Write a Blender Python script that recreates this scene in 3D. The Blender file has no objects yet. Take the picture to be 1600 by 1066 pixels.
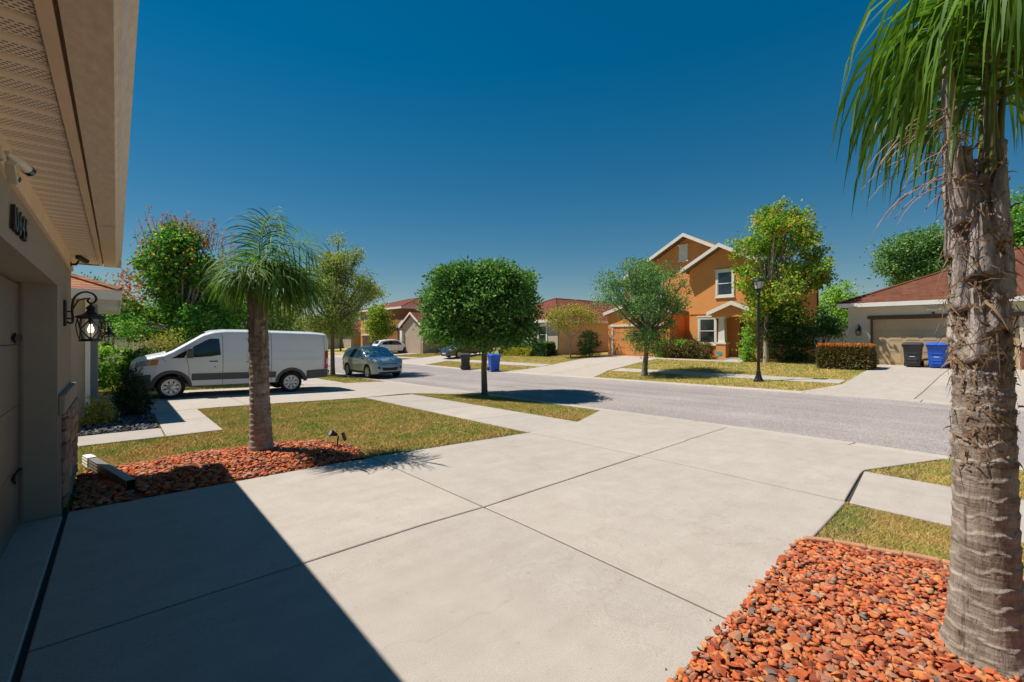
import bpy, math, random
import numpy as np
from mathutils import Vector, Matrix

S = bpy.context.scene
C = S.collection
R = math.radians

# ------------------------------------------------------------------ camera, sky, sun, exposure
cam = bpy.data.cameras.new('camera'); cam_o = bpy.data.objects.new('camera', cam); C.objects.link(cam_o)
cam_o.location = (0, 0, 1.65); cam_o.rotation_euler = (R(90), 0, R(-41.0))
cam.sensor_width = 36.0; cam.lens = 711/1600*36.0; cam.shift_y = -8/1600
cam.clip_start = 0.05; cam.clip_end = 2000
S.camera = cam_o
SUN = Vector((-.36, .47, 1.0)).normalized()
EL = math.asin(SUN.z); AZ = math.atan2(SUN.x, SUN.y)
w = bpy.data.worlds.new('World'); S.world = w; w.use_nodes = True
nt = w.node_tree; nt.nodes.clear()
sky = nt.nodes.new('ShaderNodeTexSky'); sky.sky_type = 'NISHITA'; sky.sun_disc = False
sky.sun_elevation = EL; sky.sun_rotation = AZ; sky.altitude = 0; sky.air_density = 1.0; sky.dust_density = 0.0; sky.ozone_density = 2.2
hs = nt.nodes.new('ShaderNodeHueSaturation'); hs.inputs['Hue'].default_value = 0.493; hs.inputs['Saturation'].default_value = 1.82; hs.inputs['Value'].default_value = 1.0
bg = nt.nodes.new('ShaderNodeBackground'); bg.inputs['Strength'].default_value = 0.076
wo = nt.nodes.new('ShaderNodeOutputWorld')
gm = nt.nodes.new('ShaderNodeGamma'); gm.inputs[1].default_value = 0.70
nt.links.new(sky.outputs[0], gm.inputs[0]); nt.links.new(gm.outputs[0], hs.inputs['Color']); nt.links.new(hs.outputs[0], bg.inputs[0]); nt.links.new(bg.outputs[0], wo.inputs[0])
sl = bpy.data.lights.new('sun', 'SUN'); sl.energy = 4.6; sl.angle = R(0.53); sl.color = (1.0, 0.945, 0.86)
so = bpy.data.objects.new('sun', sl); C.objects.link(so); so.rotation_euler = SUN.to_track_quat('Z', 'Y').to_euler(); so.location = (0, 0, 30)
S.view_settings.view_transform = 'Standard'; S.view_settings.look = 'None'; S.view_settings.gamma = 1; S.view_settings.exposure = 0.5
S.view_settings.use_curve_mapping = False

RNG = np.random.default_rng(7); random.seed(7)

# ------------------------------------------------------------------ the lie of the land
PX = [-5, 2, 5.6, 7.5, 9.9, 10.3, 13.8, 17.2, 17.8, 20, 24, 28, 34, 40, 60]
PZ = [0, 0, -.09, -.13, -.30, -.34, -.27, -.34, -.27, -.16, .12, .32, .48, .55, .55]
def gz(X, Y):
    X = np.asarray(X, float); Y = np.asarray(Y, float)
    s = np.clip((X-18)/8, 0, 1); s = s*s*(3-2*s)
    q = -.015*np.clip(Y-3, 0, 22)*(1-s) - s*.03*np.clip(Y-27, 0, 22)
    return np.interp(X, PX, PZ) + q
def g1(x, y): return float(gz(x, y))
RV = np.array([math.cos(R(41)), -math.sin(R(41)), 0.]); FV = np.array([math.sin(R(41)), math.cos(R(41)), 0.])   # across / along the view, used to lay out crowns

# ------------------------------------------------------------------ mesh helpers
class MB:
    def __init__(s): s.V = []; s.F = []; s.M = []
    def add(s, v, f, m=0):
        b = len(s.V); s.V += [tuple(map(float, p)) for p in v]
        s.F += [tuple(int(i)+b for i in q) for q in f]; s.M += [m]*len(f); return s
    def box(s, x0, x1, y0, y1, z0, z1, m=0):
        v = [(x, y, z) for z in (z0, z1) for (x, y) in ((x0, y0), (x1, y0), (x1, y1), (x0, y1))]
        return s.add(v, [(3,2,1,0), (4,5,6,7), (0,1,5,4), (1,2,6,5), (2,3,7,6), (3,0,4,7)], m)
    def obox(s, c, size, rot=None, m=0):
        rot = rot or Matrix.Identity(3); a, b, d = [q/2 for q in size]
        v = [Vector(c) + rot @ Vector((x, y, z)) for z in (-d, d) for (x, y) in ((-a,-b), (a,-b), (a,b), (-a,b))]
        return s.add(v, [(3,2,1,0), (4,5,6,7), (0,1,5,4), (1,2,6,5), (2,3,7,6), (3,0,4,7)], m)
    def prism(s, poly, ax, a0, a1, m=0):
        # poly: 2d points in the plane normal to ax ('x': y,z  'y': x,z  'z': x,y)
        def P(p, a): return {'x': (a, p[0], p[1]), 'y': (p[0], a, p[1]), 'z': (p[0], p[1], a)}[ax]
        n = len(poly); v = [P(p, a0) for p in poly] + [P(p, a1) for p in poly]
        f = [tuple(range(n)), tuple(range(2*n-1, n-1, -1))] + [(i, i+n, (i+1) % n + n, (i+1) % n) for i in range(n)]
        return s.add(v, f, m)
    def tube(s, path, rad, n=8, m=0, cap=True):
        P = [Vector(p) for p in path]; k = len(P)
        rad = [rad]*k if not hasattr(rad, '__len__') else rad
        T = [(P[min(i+1, k-1)]-P[max(i-1, 0)]).normalized() for i in range(k)]
        up = Vector((0, 0, 1)) if abs(T[0].z) < .9 else Vector((1, 0, 0))
        u = (up - T[0]*up.dot(T[0])).normalized(); v = []; f = []
        for i in range(k):
            u = (u - T[i]*u.dot(T[i])).normalized(); q = T[i].cross(u)
            v += [P[i] + (u*math.cos(2*math.pi*j/n) + q*math.sin(2*math.pi*j/n))*rad[i] for j in range(n)]
        for i in range(k-1):
            f += [(i*n+j, i*n+(j+1) % n, (i+1)*n+(j+1) % n, (i+1)*n+j) for j in range(n)]
        if cap: f += [tuple(range(n-1, -1, -1)), tuple((k-1)*n+j for j in range(n))]
        return s.add(v, f, m)
    def lathe(s, prof, n=24, c=(0, 0, 0), ax='z', m=0, cap=True):
        v = []; f = []; k = len(prof)
        for r, z in prof:
            for j in range(n):
                a = 2*math.pi*j/n; x, y = r*math.cos(a), r*math.sin(a)
                p = {'z': (x, y, z), 'y': (x, z, -y), 'x': (z, x, y)}[ax]
                v.append((p[0]+c[0], p[1]+c[1], p[2]+c[2]))
        for i in range(k-1): f += [(i*n+j, i*n+(j+1) % n, (i+1)*n+(j+1) % n, (i+1)*n+j) for j in range(n)]
        if cap: f += [tuple(range(n-1, -1, -1)), tuple((k-1)*n+j for j in range(n))]
        return s.add(v, f, m)
    def grid(s, G, m=0, flip=False):
        r = len(G); c = len(G[0]); v = [p for row in G for p in row]; f = []
        for i in range(r-1):
            for j in range(c-1):
                q = (i*c+j, i*c+j+1, (i+1)*c+j+1, (i+1)*c+j); f.append(q[::-1] if flip else q)
        return s.add(v, f, m)
    def build(s, name, mats, parent=None, smooth=None, bevel=0, seg=2):
        me = bpy.data.meshes.new(name); me.from_pydata(s.V, [], s.F)
        mats = mats if isinstance(mats, (list, tuple)) else [mats]
        for m in mats: me.materials.append(m)
        if len(mats) > 1: me.polygons.foreach_set('material_index', s.M)
        if smooth:
            me.polygons.foreach_set('use_smooth', [True]*len(me.polygons)); me.set_sharp_from_angle(angle=R(smooth))
        me.update()
        o = link(name, me, parent)
        if bevel:
            b = o.modifiers.new('bevel', 'BEVEL'); b.width = bevel; b.segments = seg; b.limit_method = 'ANGLE'; b.angle_limit = R(40)
        return o
def link(name, data, parent=None):
    o = bpy.data.objects.new(name, data); C.objects.link(o)
    if parent: o.parent = parent
    return o
def tag(o, label, cat, group=None):
    o['label'] = label; o['category'] = cat
    if group: o['group'] = group
    return o
def struct(o): o['kind'] = 'structure'; return o
def stuff(o): o['kind'] = 'stuff'; return o
def thing(name, label, cat, loc=(0, 0, 0), rz=0, group=None):
    o = bpy.data.objects.new(name, None); C.objects.link(o); o.location = loc; o.rotation_euler = (0, 0, rz); o.empty_display_size = .2
    return tag(o, label, cat, group)
def dup(root, loc, rz, label):
    r = root.copy(); C.objects.link(r); r.location = loc; r.rotation_euler = (0, 0, rz); r['label'] = label
    def rec(a, b):
        for ch in list(a.children):
            c = ch.copy(); C.objects.link(c); c.parent = b; rec(ch, c)
    rec(root, r); return r
def npmesh(name, V, F, mat, parent=None, smooth=False):
    V = np.ascontiguousarray(V, np.float32); F = np.ascontiguousarray(F, np.int32); n, k = F.shape
    me = bpy.data.meshes.new(name); me.vertices.add(len(V)); me.vertices.foreach_set('co', V.ravel())
    me.loops.add(n*k); me.loops.foreach_set('vertex_index', F.ravel())
    me.polygons.add(n); me.polygons.foreach_set('loop_start', np.arange(0, n*k, k, dtype=np.int32))
    if smooth: me.polygons.foreach_set('use_smooth', np.ones(n, bool))
    me.update(calc_edges=True); me.materials.append(mat)
    return link(name, me, parent)

# ------------------------------------------------------------------ materials
def nodes(name):
    m = bpy.data.materials.new(name); m.use_nodes = True; t = m.node_tree; t.nodes.clear()
    o = t.nodes.new('ShaderNodeOutputMaterial'); p = t.nodes.new('ShaderNodeBsdfPrincipled'); t.links.new(p.outputs[0], o.inputs[0])
    return m, t, p, o
def N(t, kind, **kw):
    n = t.nodes.new(kind)
    for k, v in kw.items():
        if k.startswith('_'): setattr(n, k[1:], v)
        else: n.inputs[k.replace('_', ' ')].default_value = v
    return n
def ramp(t, fac, stops, interp='LINEAR'):
    r = t.nodes.new('ShaderNodeValToRGB'); r.color_ramp.interpolation = interp; e = r.color_ramp.elements
    while len(e) < len(stops): e.new(.5)
    for i, (p, c) in enumerate(stops): e[i].position = p; e[i].color = (*c, 1)
    t.links.new(fac, r.inputs[0]); return r.outputs[0]
def mix(t, a, b, fac, mode='MIX'):
    n = t.nodes.new('ShaderNodeMix'); n.data_type = 'RGBA'; n.blend_type = mode
    for i, v in ((0, fac), (6, a), (7, b)):
        if isinstance(v, bpy.types.NodeSocket): t.links.new(v, n.inputs[i])
        else: n.inputs[i].default_value = v if i == 0 else (*v, 1)
    return n.outputs[2]
def obj_co(t, scale=(1, 1, 1)):
    tc = t.nodes.new('ShaderNodeTexCoord'); mp = t.nodes.new('ShaderNodeMapping'); mp.inputs['Scale'].default_value = scale
    t.links.new(tc.outputs['Object'], mp.inputs[0]); return mp.outputs[0]
def noise(t, co, scale, detail=4, rough=.55, dist=0):
    n = N(t, 'ShaderNodeTexNoise', Scale=scale, Detail=detail, Roughness=rough, Distortion=dist); t.links.new(co, n.inputs['Vector']); return n.outputs[0]
def bump(t, p, h, strength, dist=.01):
    b = N(t, 'ShaderNodeBump', Strength=strength, Distance=dist); t.links.new(h, b.inputs['Height']); t.links.new(b.outputs[0], p.inputs['Normal']); return b
def dark(c, k): return tuple(min(1, x*k) for x in c)
def mat(name, col, rough=.6, var=.12, vs=3., metal=0, spec=.5, coat=0, bs=0, bscale=60, scale=(1, 1, 1), col2=None, bdist=.01):
    m, t, p, o = nodes(name); co = obj_co(t, scale)
    p.inputs['Roughness'].default_value = rough; p.inputs['Metallic'].default_value = metal; p.inputs['Specular IOR Level'].default_value = spec
    p.inputs['Coat Weight'].default_value = coat; p.inputs['Coat Roughness'].default_value = .03
    if var:
        n = noise(t, co, vs, 5, .6); c = ramp(t, n, [(.3, dark(col, 1-var)), (.7, col2 or dark(col, 1+var))])
        t.links.new(c, p.inputs['Base Color'])
    else: p.inputs['Base Color'].default_value = (*col, 1)
    if bs: bump(t, p, noise(t, co, bscale, 3, .6), bs, bdist)
    return m
def leafmat(name, stops, trans=.28, rough=.6, spec=.2, patch=None, pscale=.6):
    m, t, p, o = nodes(name); gi = t.nodes.new('ShaderNodeNewGeometry')
    c = ramp(t, gi.outputs['Random Per Island'], stops)
    if patch:
        n = noise(t, obj_co(t), pscale, 3, .5); f = ramp(t, n, [(patch[1], (0, 0, 0)), (patch[2], (1, 1, 1))])
        c2 = ramp(t, gi.outputs['Random Per Island'], patch[0]); c = mix(t, c, c2, f)
    t.links.new(c, p.inputs['Base Color']); p.inputs['Roughness'].default_value = rough; p.inputs['Specular IOR Level'].default_value = spec
    tr = t.nodes.new('ShaderNodeBsdfTranslucent'); b = N(t, 'ShaderNodeHueSaturation', Saturation=1.1, Value=1.3); t.links.new(c, b.inputs['Color']); t.links.new(b.outputs[0], tr.inputs[0])
    mx = t.nodes.new('ShaderNodeMixShader'); mx.inputs[0].default_value = trans
    t.links.new(p.outputs[0], mx.inputs[1]); t.links.new(tr.outputs[0], mx.inputs[2]); t.links.new(mx.outputs[0], o.inputs[0]); return m

def concrete(name, base, seed=0., bs=.25):
    m, t, p, o = nodes(name); tc = obj_co(t)
    oi = t.nodes.new('ShaderNodeObjectInfo')
    big = noise(t, tc, .55, 4, .6, .4); mid = noise(t, tc, 3.2, 6, .65); fine = noise(t, tc, 160, 2, .7)
    st = t.nodes.new('ShaderNodeMapping'); st.inputs['Scale'].default_value = (.7, 6, 1); st.inputs['Rotation'].default_value = (0, 0, .12); t.links.new(tc, st.inputs[0]); streak = noise(t, st.outputs[0], 1.1, 5, .65)
    c = ramp(t, big, [(.3, dark(base, .955)), (.72, dark(base, 1.02))])
    c = mix(t, c, ramp(t, mid, [(.32, (.92, .91, .90)), (.66, (1.03, 1.03, 1.03))]), 1, 'MULTIPLY')
    c = mix(t, c, ramp(t, streak, [(.35, (.91, .90, .89)), (.6, (1.02, 1.02, 1.02))]), .4, 'MULTIPLY')
    c = mix(t, c, ramp(t, fine, [(.3, (.74, .73, .72)), (.62, (1.10, 1.10, 1.10))]), .9, 'MULTIPLY')
    sp = noise(t, tc, 26, 1, .4); c = mix(t, c, ramp(t, sp, [(.70, (1, 1, 1)), (.78, (.70, .67, .64))]), .45, 'MULTIPLY')     # dirt flecks
    vo = N(t, 'ShaderNodeTexVoronoi', _feature='DISTANCE_TO_EDGE', Scale=.23)
    wv = t.nodes.new('ShaderNodeVectorMath'); wv.operation = 'ADD'; dn = t.nodes.new('ShaderNodeTexNoise'); dn.inputs['Scale'].default_value = 1.6; dn.inputs['Detail'].default_value = 6; t.links.new(tc, dn.inputs['Vector'])
    t.links.new(tc, wv.inputs[0]); t.links.new(dn.outputs['Color'], wv.inputs[1]); t.links.new(wv.outputs[0], vo.inputs['Vector'])
    cr = ramp(t, vo.outputs['Distance'], [(0.0004, (.68, .66, .63)), (.0014, (1, 1, 1))]); c = mix(t, c, cr, .22, 'MULTIPLY')
    rnd = ramp(t, oi.outputs['Random'], [(0, (.94, .94, .95)), (1, (1.05, 1.04, 1.03))]); c = mix(t, c, rnd, 1, 'MULTIPLY')
    t.links.new(c, p.inputs['Base Color']); p.inputs['Roughness'].default_value = .88; p.inputs['Specular IOR Level'].default_value = .25
    bump(t, p, noise(t, tc, 220, 3, .7), bs, .004); return m
def asphalt():
    m, t, p, o = nodes('asphalt'); co = obj_co(t)
    v = N(t, 'ShaderNodeTexVoronoi', Scale=70.); t.links.new(co, v.inputs['Vector'])
    big = noise(t, co, .35, 4, .6); st = t.nodes.new('ShaderNodeMapping'); st.inputs['Scale'].default_value = (1.4, .06, 1); t.links.new(co, st.inputs[0]); lane = noise(t, st.outputs[0], 1., 4, .6)
    b = (.325, .287, .27)
    c = ramp(t, v.outputs['Color'], [(.1, dark(b, .55)), (.5, b), (.9, dark(b, 1.5))])
    c = mix(t, c, ramp(t, noise(t, co, 38, 3, .8), [(.3, (.72, .72, .72)), (.7, (1.22, 1.2, 1.18))]), .9, 'MULTIPLY')
    c = mix(t, c, ramp(t, big, [(.3, (.86, .86, .87)), (.7, (1.06, 1.05, 1.05))]), 1, 'MULTIPLY')
    c = mix(t, c, ramp(t, lane, [(.35, (.84, .84, .85)), (.65, (1.06, 1.06, 1.05))]), 1, 'MULTIPLY')
    t.links.new(c, p.inputs['Base Color']); p.inputs['Roughness'].default_value = .9; p.inputs['Specular IOR Level'].default_value = .25
    bump(t, p, v.outputs['Distance'], .5, .006); return m
def lawnmat(name, island=True):
    m, t, p, o = nodes(name); co = obj_co(t)
    a = noise(t, co, .9, 5, .7, .3); b = noise(t, co, 3.2, 5, .75)
    straw = (.52, .37, .135); olive = (.31, .32, .075); green = (.16, .29, .04); tan = (.50, .27, .12)
    c = ramp(t, a, [(.34, green), (.43, olive), (.53, straw), (.66, tan)])
    c2 = ramp(t, b, [(.28, green), (.43, olive), (.60, straw), (.75, tan)]); c = mix(t, c, c2, .5)
    if island:
        gi = t.nodes.new('ShaderNodeNewGeometry'); r = ramp(t, gi.outputs['Random Per Island'], [(0, (.55, .62, .5)), (.5, (1, 1, 1)), (1, (1.5, 1.35, 1.25))]); c = mix(t, c, r, 1, 'MULTIPLY')
    else:
        f = noise(t, co, 45, 4, .75); c = mix(t, c, ramp(t, f, [(.3, (.45, .45, .42)), (.65, (1.1, 1.08, 1.0))]), 1, 'MULTIPLY')
        bump(t, p, noise(t, co, 60, 4, .8), .9, .03)
    t.links.new(c, p.inputs['Base Color']); p.inputs['Roughness'].default_value = .85; p.inputs['Specular IOR Level'].default_value = .15; return m
def rockmat(name, stops, bs=.6):
    m, t, p, o = nodes(name); gi = t.nodes.new('ShaderNodeNewGeometry'); oi = t.nodes.new('ShaderNodeObjectInfo')
    ad = N(t, 'ShaderNodeMath', _operation='ADD'); fr = N(t, 'ShaderNodeMath', _operation='FRACT')
    t.links.new(gi.outputs['Random Per Island'], ad.inputs[0]); t.links.new(oi.outputs['Random'], ad.inputs[1]); t.links.new(ad.outputs[0], fr.inputs[0])
    c = ramp(t, fr.outputs[0], stops); co = obj_co(t); n = noise(t, co, 45, 5, .7)
    c = mix(t, c, ramp(t, n, [(.3, (.6, .6, .6)), (.7, (1.25, 1.2, 1.15))]), 1, 'MULTIPLY')
    t.links.new(c, p.inputs['Base Color']); p.inputs['Roughness'].default_value = .85; p.inputs['Specular IOR Level'].default_value = .25
    bump(t, p, noise(t, co, 90, 4, .7), bs, .006); return m
def shingles(name, a, b):
    m, t, p, o = nodes(name); tc = t.nodes.new('ShaderNodeTexCoord'); mp = t.nodes.new('ShaderNodeMapping')
    t.links.new(tc.outputs['Object'], mp.inputs[0])
    # rows follow the height of the slope; tabs run along the eave (x+y works for slopes in either direction)
    sx = t.nodes.new('ShaderNodeSeparateXYZ'); t.links.new(mp.outputs[0], sx.inputs[0]); ad = N(t, 'ShaderNodeMath', _operation='ADD'); t.links.new(sx.outputs[0], ad.inputs[0]); t.links.new(sx.outputs[1], ad.inputs[1])
    cb = t.nodes.new('ShaderNodeCombineXYZ'); t.links.new(ad.outputs[0], cb.inputs[0]); t.links.new(sx.outputs[2], cb.inputs[1])
    br = N(t, 'ShaderNodeTexBrick', Scale=1., Color1=(*a, 1), Color2=(*b, 1), Mortar=(*dark(a, .45), 1)); br.inputs['Mortar Size'].default_value = .008; br.inputs['Brick Width'].default_value = .33; br.inputs['Row Height'].default_value = .062; t.links.new(cb.outputs[0], br.inputs['Vector'])
    n = noise(t, tc.outputs['Object'], 2., 5, .7); c = mix(t, br.outputs[0], ramp(t, n, [(.3, (.75, .75, .75)), (.7, (1.2, 1.18, 1.15))]), 1, 'MULTIPLY')
    c = mix(t, c, ramp(t, noise(t, tc.outputs['Object'], 60, 3, .8), [(.3, (.75, .75, .75)), (.7, (1.2, 1.2, 1.2))]), 1, 'MULTIPLY')
    t.links.new(c, p.inputs['Base Color']); p.inputs['Roughness'].default_value = .9; p.inputs['Specular IOR Level'].default_value = .2; bump(t, p, br.outputs['Fac'], -.5, .02); return m
def glassmat(name, tint=(.02, .025, .03), rough=.04):
    m, t, p, o = nodes(name); co = obj_co(t); n = noise(t, co, 1.3, 3, .5)
    t.links.new(ramp(t, n, [(.35, dark(tint, .6)), (.7, dark(tint, 1.8))]), p.inputs['Base Color']); p.inputs['Roughness'].default_value = rough; p.inputs['Specular IOR Level'].default_value = .8; return m
def stucco(name, col, bs=.35): return mat(name, col, .9, .06, 1.2, spec=.2, bs=bs, bscale=90, bdist=.006)

# ------------------------------------------------------------------ shared materials
M_conc = concrete('concrete', (.425, .378, .33)); M_walk = concrete('sidewalk concrete', (.42, .375, .33)); M_curb = concrete('curb concrete', (.46, .41, .355))
M_joint = mat('joint soil', (.045, .035, .028), .95); M_asph = asphalt(); M_lawn = lawnmat('lawn', False); M_blade = lawnmat('grass blades', True)
M_soil = mat('bed soil', (.26, .085, .04), .95, .3, 20)
LAVA = [(0, (0.224, 0.062, 0.036)), (.12, (0.381, 0.090, 0.040)), (.26, (0.560, 0.129, 0.045)), (.42, (0.650, 0.185, 0.056)), (.56, (0.448, 0.140, 0.078)), (.68, (0.672, 0.258, 0.078)), (.78, (0.381, 0.140, 0.095)), (.86, (0.582, 0.302, 0.157)), (.94, (0.336, 0.179, 0.123)), (.97, (0.168, 0.134, 0.123)), (.985, (0.190, 0.168, 0.157)), (1, (0.515, 0.370, 0.258))]
M_rock = rockmat('red lava rock', LAVA); M_slate = rockmat('black pebble', [(0, (.03, .03, .035)), (.5, (.09, .09, .1)), (.85, (.17, .17, .18)), (1, (.28, .28, .28))])
M_white = mat('white trim', (.74, .72, .68), .5, .05, 2, bs=.05); M_black = mat('black metal', (.012, .012, .013), .42, .2, 8, spec=.5)
M_glass = glassmat('window glass'); M_dglass = glassmat('dark car glass', (.008, .009, .011))
M_bark = mat('grey bark', (.17, .135, .105), .9, .35, 14, scale=(1, 1, .25), bs=.7, bscale=30, bdist=.02)
M_pale = mat('pale bark', (.34, .29, .23), .85, .25, 10, scale=(1, 1, .3), bs=.5, bscale=24, bdist=.012)

# ------------------------------------------------------------------ ground
PAVED = []     # (x0, x1, fa, fb): paved strips, used to keep the grass off them
def as_f(y, x0, x1):
    if callable(y): return y
    if isinstance(y, (tuple, list)): return lambda x: y[0]+(y[1]-y[0])*(np.asarray(x, float)-x0)/(x1-x0)
    return lambda x: np.asarray(x, float)*0+y
def slab(name, x0, x1, ya, yb, m, parent, dz=0., th=.12, gap=.010, ny=5, gx=None):
    gx = gx or gap
    fa, fb = as_f(ya, x0, x1), as_f(yb, x0, x1); PAVED.append((x0, x1, fa, fb)); ch = .008
    xs = [x0+gx, x0+gx+ch] + [p for p in np.arange(math.ceil(x0/.25)*.25, x1, .25) if x0+gx+ch+.03 < p < x1-gx-ch-.03] + [x1-gx-ch, x1-gx]
    G = []
    for i, x in enumerate(xs):
        a, b = float(fa(x))+gap, float(fb(x))-gap; ys = [a, a+ch] + list(np.linspace(a, b, ny)[1:-1]) + [b-ch, b]
        G.append([(x, y, g1(x, y)+dz-(ch*.7 if i in (0, len(xs)-1) or j in (0, len(ys)-1) else 0)) for j, y in enumerate(ys)])
    mb = MB().grid(G, 0, True); low = lambda row: [(p[0], p[1], p[2]-th) for p in row]
    mb.grid([G[0], low(G[0])], 0, True); mb.grid([low(G[-1]), G[-1]], 0, True)
    l = [r[0] for r in G]; q = [r[-1] for r in G]; mb.grid([low(l), l], 0, True); mb.grid([q, low(q)], 0, True)
    o = mb.build(name, m, parent, smooth=30); return o
def sheet(name, xs, ys, dz, m, sub=None):
    X, Y = np.meshgrid(xs, ys, indexing='ij'); Z = gz(X, Y)+dz
    if sub is not None: Z = Z+sub(X, Y)
    V = np.stack([X, Y, Z], -1).reshape(-1, 3); n, k = X.shape; I = np.arange(n*k).reshape(n, k)
    F = np.stack([I[:-1, :-1], I[1:, :-1], I[1:, 1:], I[:-1, 1:]], -1).reshape(-1, 4)
    return npmesh(name, V, F, m, smooth=True)
xs = np.concatenate([np.linspace(-600, -14, 8), np.arange(-12, 45.01, .25), np.linspace(48, 700, 10)])
ys = np.concatenate([np.linspace(-400, -22, 8), np.arange(-20, 60.01, 1.), np.linspace(65, 700, 14)])
ground = struct(sheet('ground', xs, ys, -.032, M_lawn, lambda X, Y: np.where((X > 9.9) & (X < 18.2), -.05, 0)))
road = struct(sheet('road', np.arange(10.38, 17.75, .12), np.concatenate([np.arange(-40, 130, 1.)]), 0., M_asph))
def group(name): o = bpy.data.objects.new(name, None); C.objects.link(o); o['kind'] = 'structure'; return o
drv = group('driveway')
struct(sheet('joint_bed', np.arange(-.5, 9.9, .25), np.arange(1.0, 6.4, .3), -.025, M_joint)).parent = drv
fl = lambda x: np.interp(x, [5.8, 7.45, 9.95], [6.2, 6.42, 7.8]); fr = lambda x: np.interp(x, [5.8, 7.45, 9.95], [1.32, 1.5, .95])
slab('slab', -.70, -.375, .2, 6.02, M_conc, drv, .004)
fc_ = lambda x: np.interp(x, [-.36, 2.72, 5.8, 7.3, 9.95], [3.47, 3.55, 3.8, 3.91, 4.37])
for (a, b) in ((-.36, 2.72), (2.72, 5.8)):
    slab('slab', a, b, 1.13 if a < 0 else (1.15, 1.3), fc_, M_conc, drv); slab('slab', a, b, fc_, 6.13 if a < 0 else 6.17, M_conc, drv)
slab('slab', 5.8, 9.95, fr, fc_, M_conc, drv, gap=.007, gx=.018); slab('slab', 5.8, 9.95, fc_, fl, M_conc, drv, gap=.007, gx=.018)
walk = group('sidewalk')
ye = [6.22, 8.05, 9.9, 11.75, 13.63]
for a, b in zip(ye, ye[1:]): slab('slab', 5.8, 7.45, a, b, M_walk, walk, -.004)
ye = list(np.arange(19.5, 62, 1.85))
for a, b in zip(ye, ye[1:]): slab('slab', 5.8, 7.45, a, b, M_walk, walk, -.004)
ye = [1.29, -.35, -2.2, -4.05]
for a, b in zip(ye, ye[1:]): slab('slab', 5.8, 7.45, b, (a, a+.2) if a > 1 else a, M_walk, walk, -.004)
curb = group('curb')
for a in np.arange(-10, 62, 3.05):
    slab('curb_stone', 9.95, 10.4, a, a+3.05, M_curb, curb, .004, ny=3); slab('curb_stone', 17.68, 18.15, a, a+3.05, M_curb, curb, .004, ny=3)
ndr = group('driveway')
for a, b in ((-.5, 2.62), (2.62, 5.75)):
    slab('slab', a, b, 13.65, 16.5, M_conc, ndr); slab('slab', a, b, 16.5, 19.4, M_conc, ndr)
f2 = lambda x: np.interp(x, [5.75, 7.4, 9.95], [19.4, 19.4, 20.8]); f1 = lambda x: np.interp(x, [5.75, 7.4, 9.95], [13.65, 13.95, 13.2])
slab('slab', 5.75, 9.95, f1, 16.6, M_conc, ndr); slab('slab', 5.75, 9.95, 16.6, f2, M_conc, ndr)
npath = group('path'); slab('slab', -2.5, .65, 10.0, 11.05, M_walk, npath); slab('slab', .65, 1.52, 10.0, 11.9, M_walk, npath); slab('slab', .65, 1.52, 11.9, 13.63, M_walk, npath)
odr = group('driveway')
fo1 = lambda x: np.interp(x, [18.15, 20.5, 27], [14.6, 15.5, 15.65]); fo2 = lambda x: np.interp(x, [18.15, 20.5, 27], [21.3, 20.8, 20.0])
for a, b in ((18.15, 21.5), (21.5, 26.85)): slab('slab', a, b, fo1, 17.8, M_conc, odr); slab('slab', a, b, 17.8, fo2, M_conc, odr)
fdr = group('driveway')
ff2 = lambda x: np.interp(x, [18.15, 20.5, 27.5], [5.4, 4.74, 4.9]); ff1 = lambda x: np.interp(x, [18.15, 20.5, 27.5], [-1.2, -.4, .1])
for a, b in ((18.15, 21.5), (21.5, 27.45)): slab('slab', a, b, ff1, 2.4, M_conc, fdr); slab('slab', a, b, 2.4, ff2, M_conc, fdr)
ddr = group('driveway')
for a, b in ((18.15, 21.5), (21.5, 27)): slab('slab', a, b, (31.2, 32.2) if a < 20 else 32.2, 37.5, M_conc, ddr)
edr = group('driveway'); slab('slab', 18.15, 27, 46, 52.5, M_conc, edr)
fw = group('sidewalk')
for y0, y1 in ((4.85, 15.4), (20.85, 32.0), (37.7, 45.9), (52.6, 62)):
    k = max(1, round((y1-y0)/1.8)); ye = np.linspace(y0, y1, k+1)
    for a, b in zip(ye, ye[1:]): slab('slab', 20.62, 21.55, a, b, M_walk, fw, -.004, ny=3)
opath = group('path'); slab('slab', 25.75, 26.35, 10.6, 13.1, M_walk, opath); slab('slab', 25.75, 26.35, 13.1, 15.6, M_walk, opath); slab('slab', 26.35, 27.7, 10.6, 11.8, M_walk, opath)

# ------------------------------------------------------------------ rocks
def in_poly(P, X, Y):
    c = np.zeros(X.shape, bool); n = len(P)
    for i in range(n):
        (x0, y0), (x1, y1) = P[i], P[(i+1) % n]
        if y0 == y1: continue
        t = ((y0 > Y) != (y1 > Y)) & (X < (x1-x0)*(Y-y0)/(y1-y0)+x0); c ^= t
    return c
def hull_rock(seed, flat=.5):
    r = np.random.default_rng(seed); import bmesh
    bm = bmesh.new()
    for p in r.normal(size=(15, 3)):
        p = p/np.linalg.norm(p)*r.uniform(.75, 1.05); bm.verts.new((p[0]*1.0, p[1]*.72, p[2]*flat))
    q = bmesh.ops.convex_hull(bm, input=bm.verts); bmesh.ops.delete(bm, geom=[v for v in bm.verts if not v.link_faces], context='VERTS')
    bmesh.ops.triangulate(bm, faces=bm.faces[:]); bm.verts.index_update()
    V = np.array([v.co[:] for v in bm.verts]); F = np.array([[v.index for v in f.verts] for f in bm.faces]); bm.free(); return V, F
ROCKS = [hull_rock(i, .32+.03*(i % 6)) for i in range(14)]
BEDS = []
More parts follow.
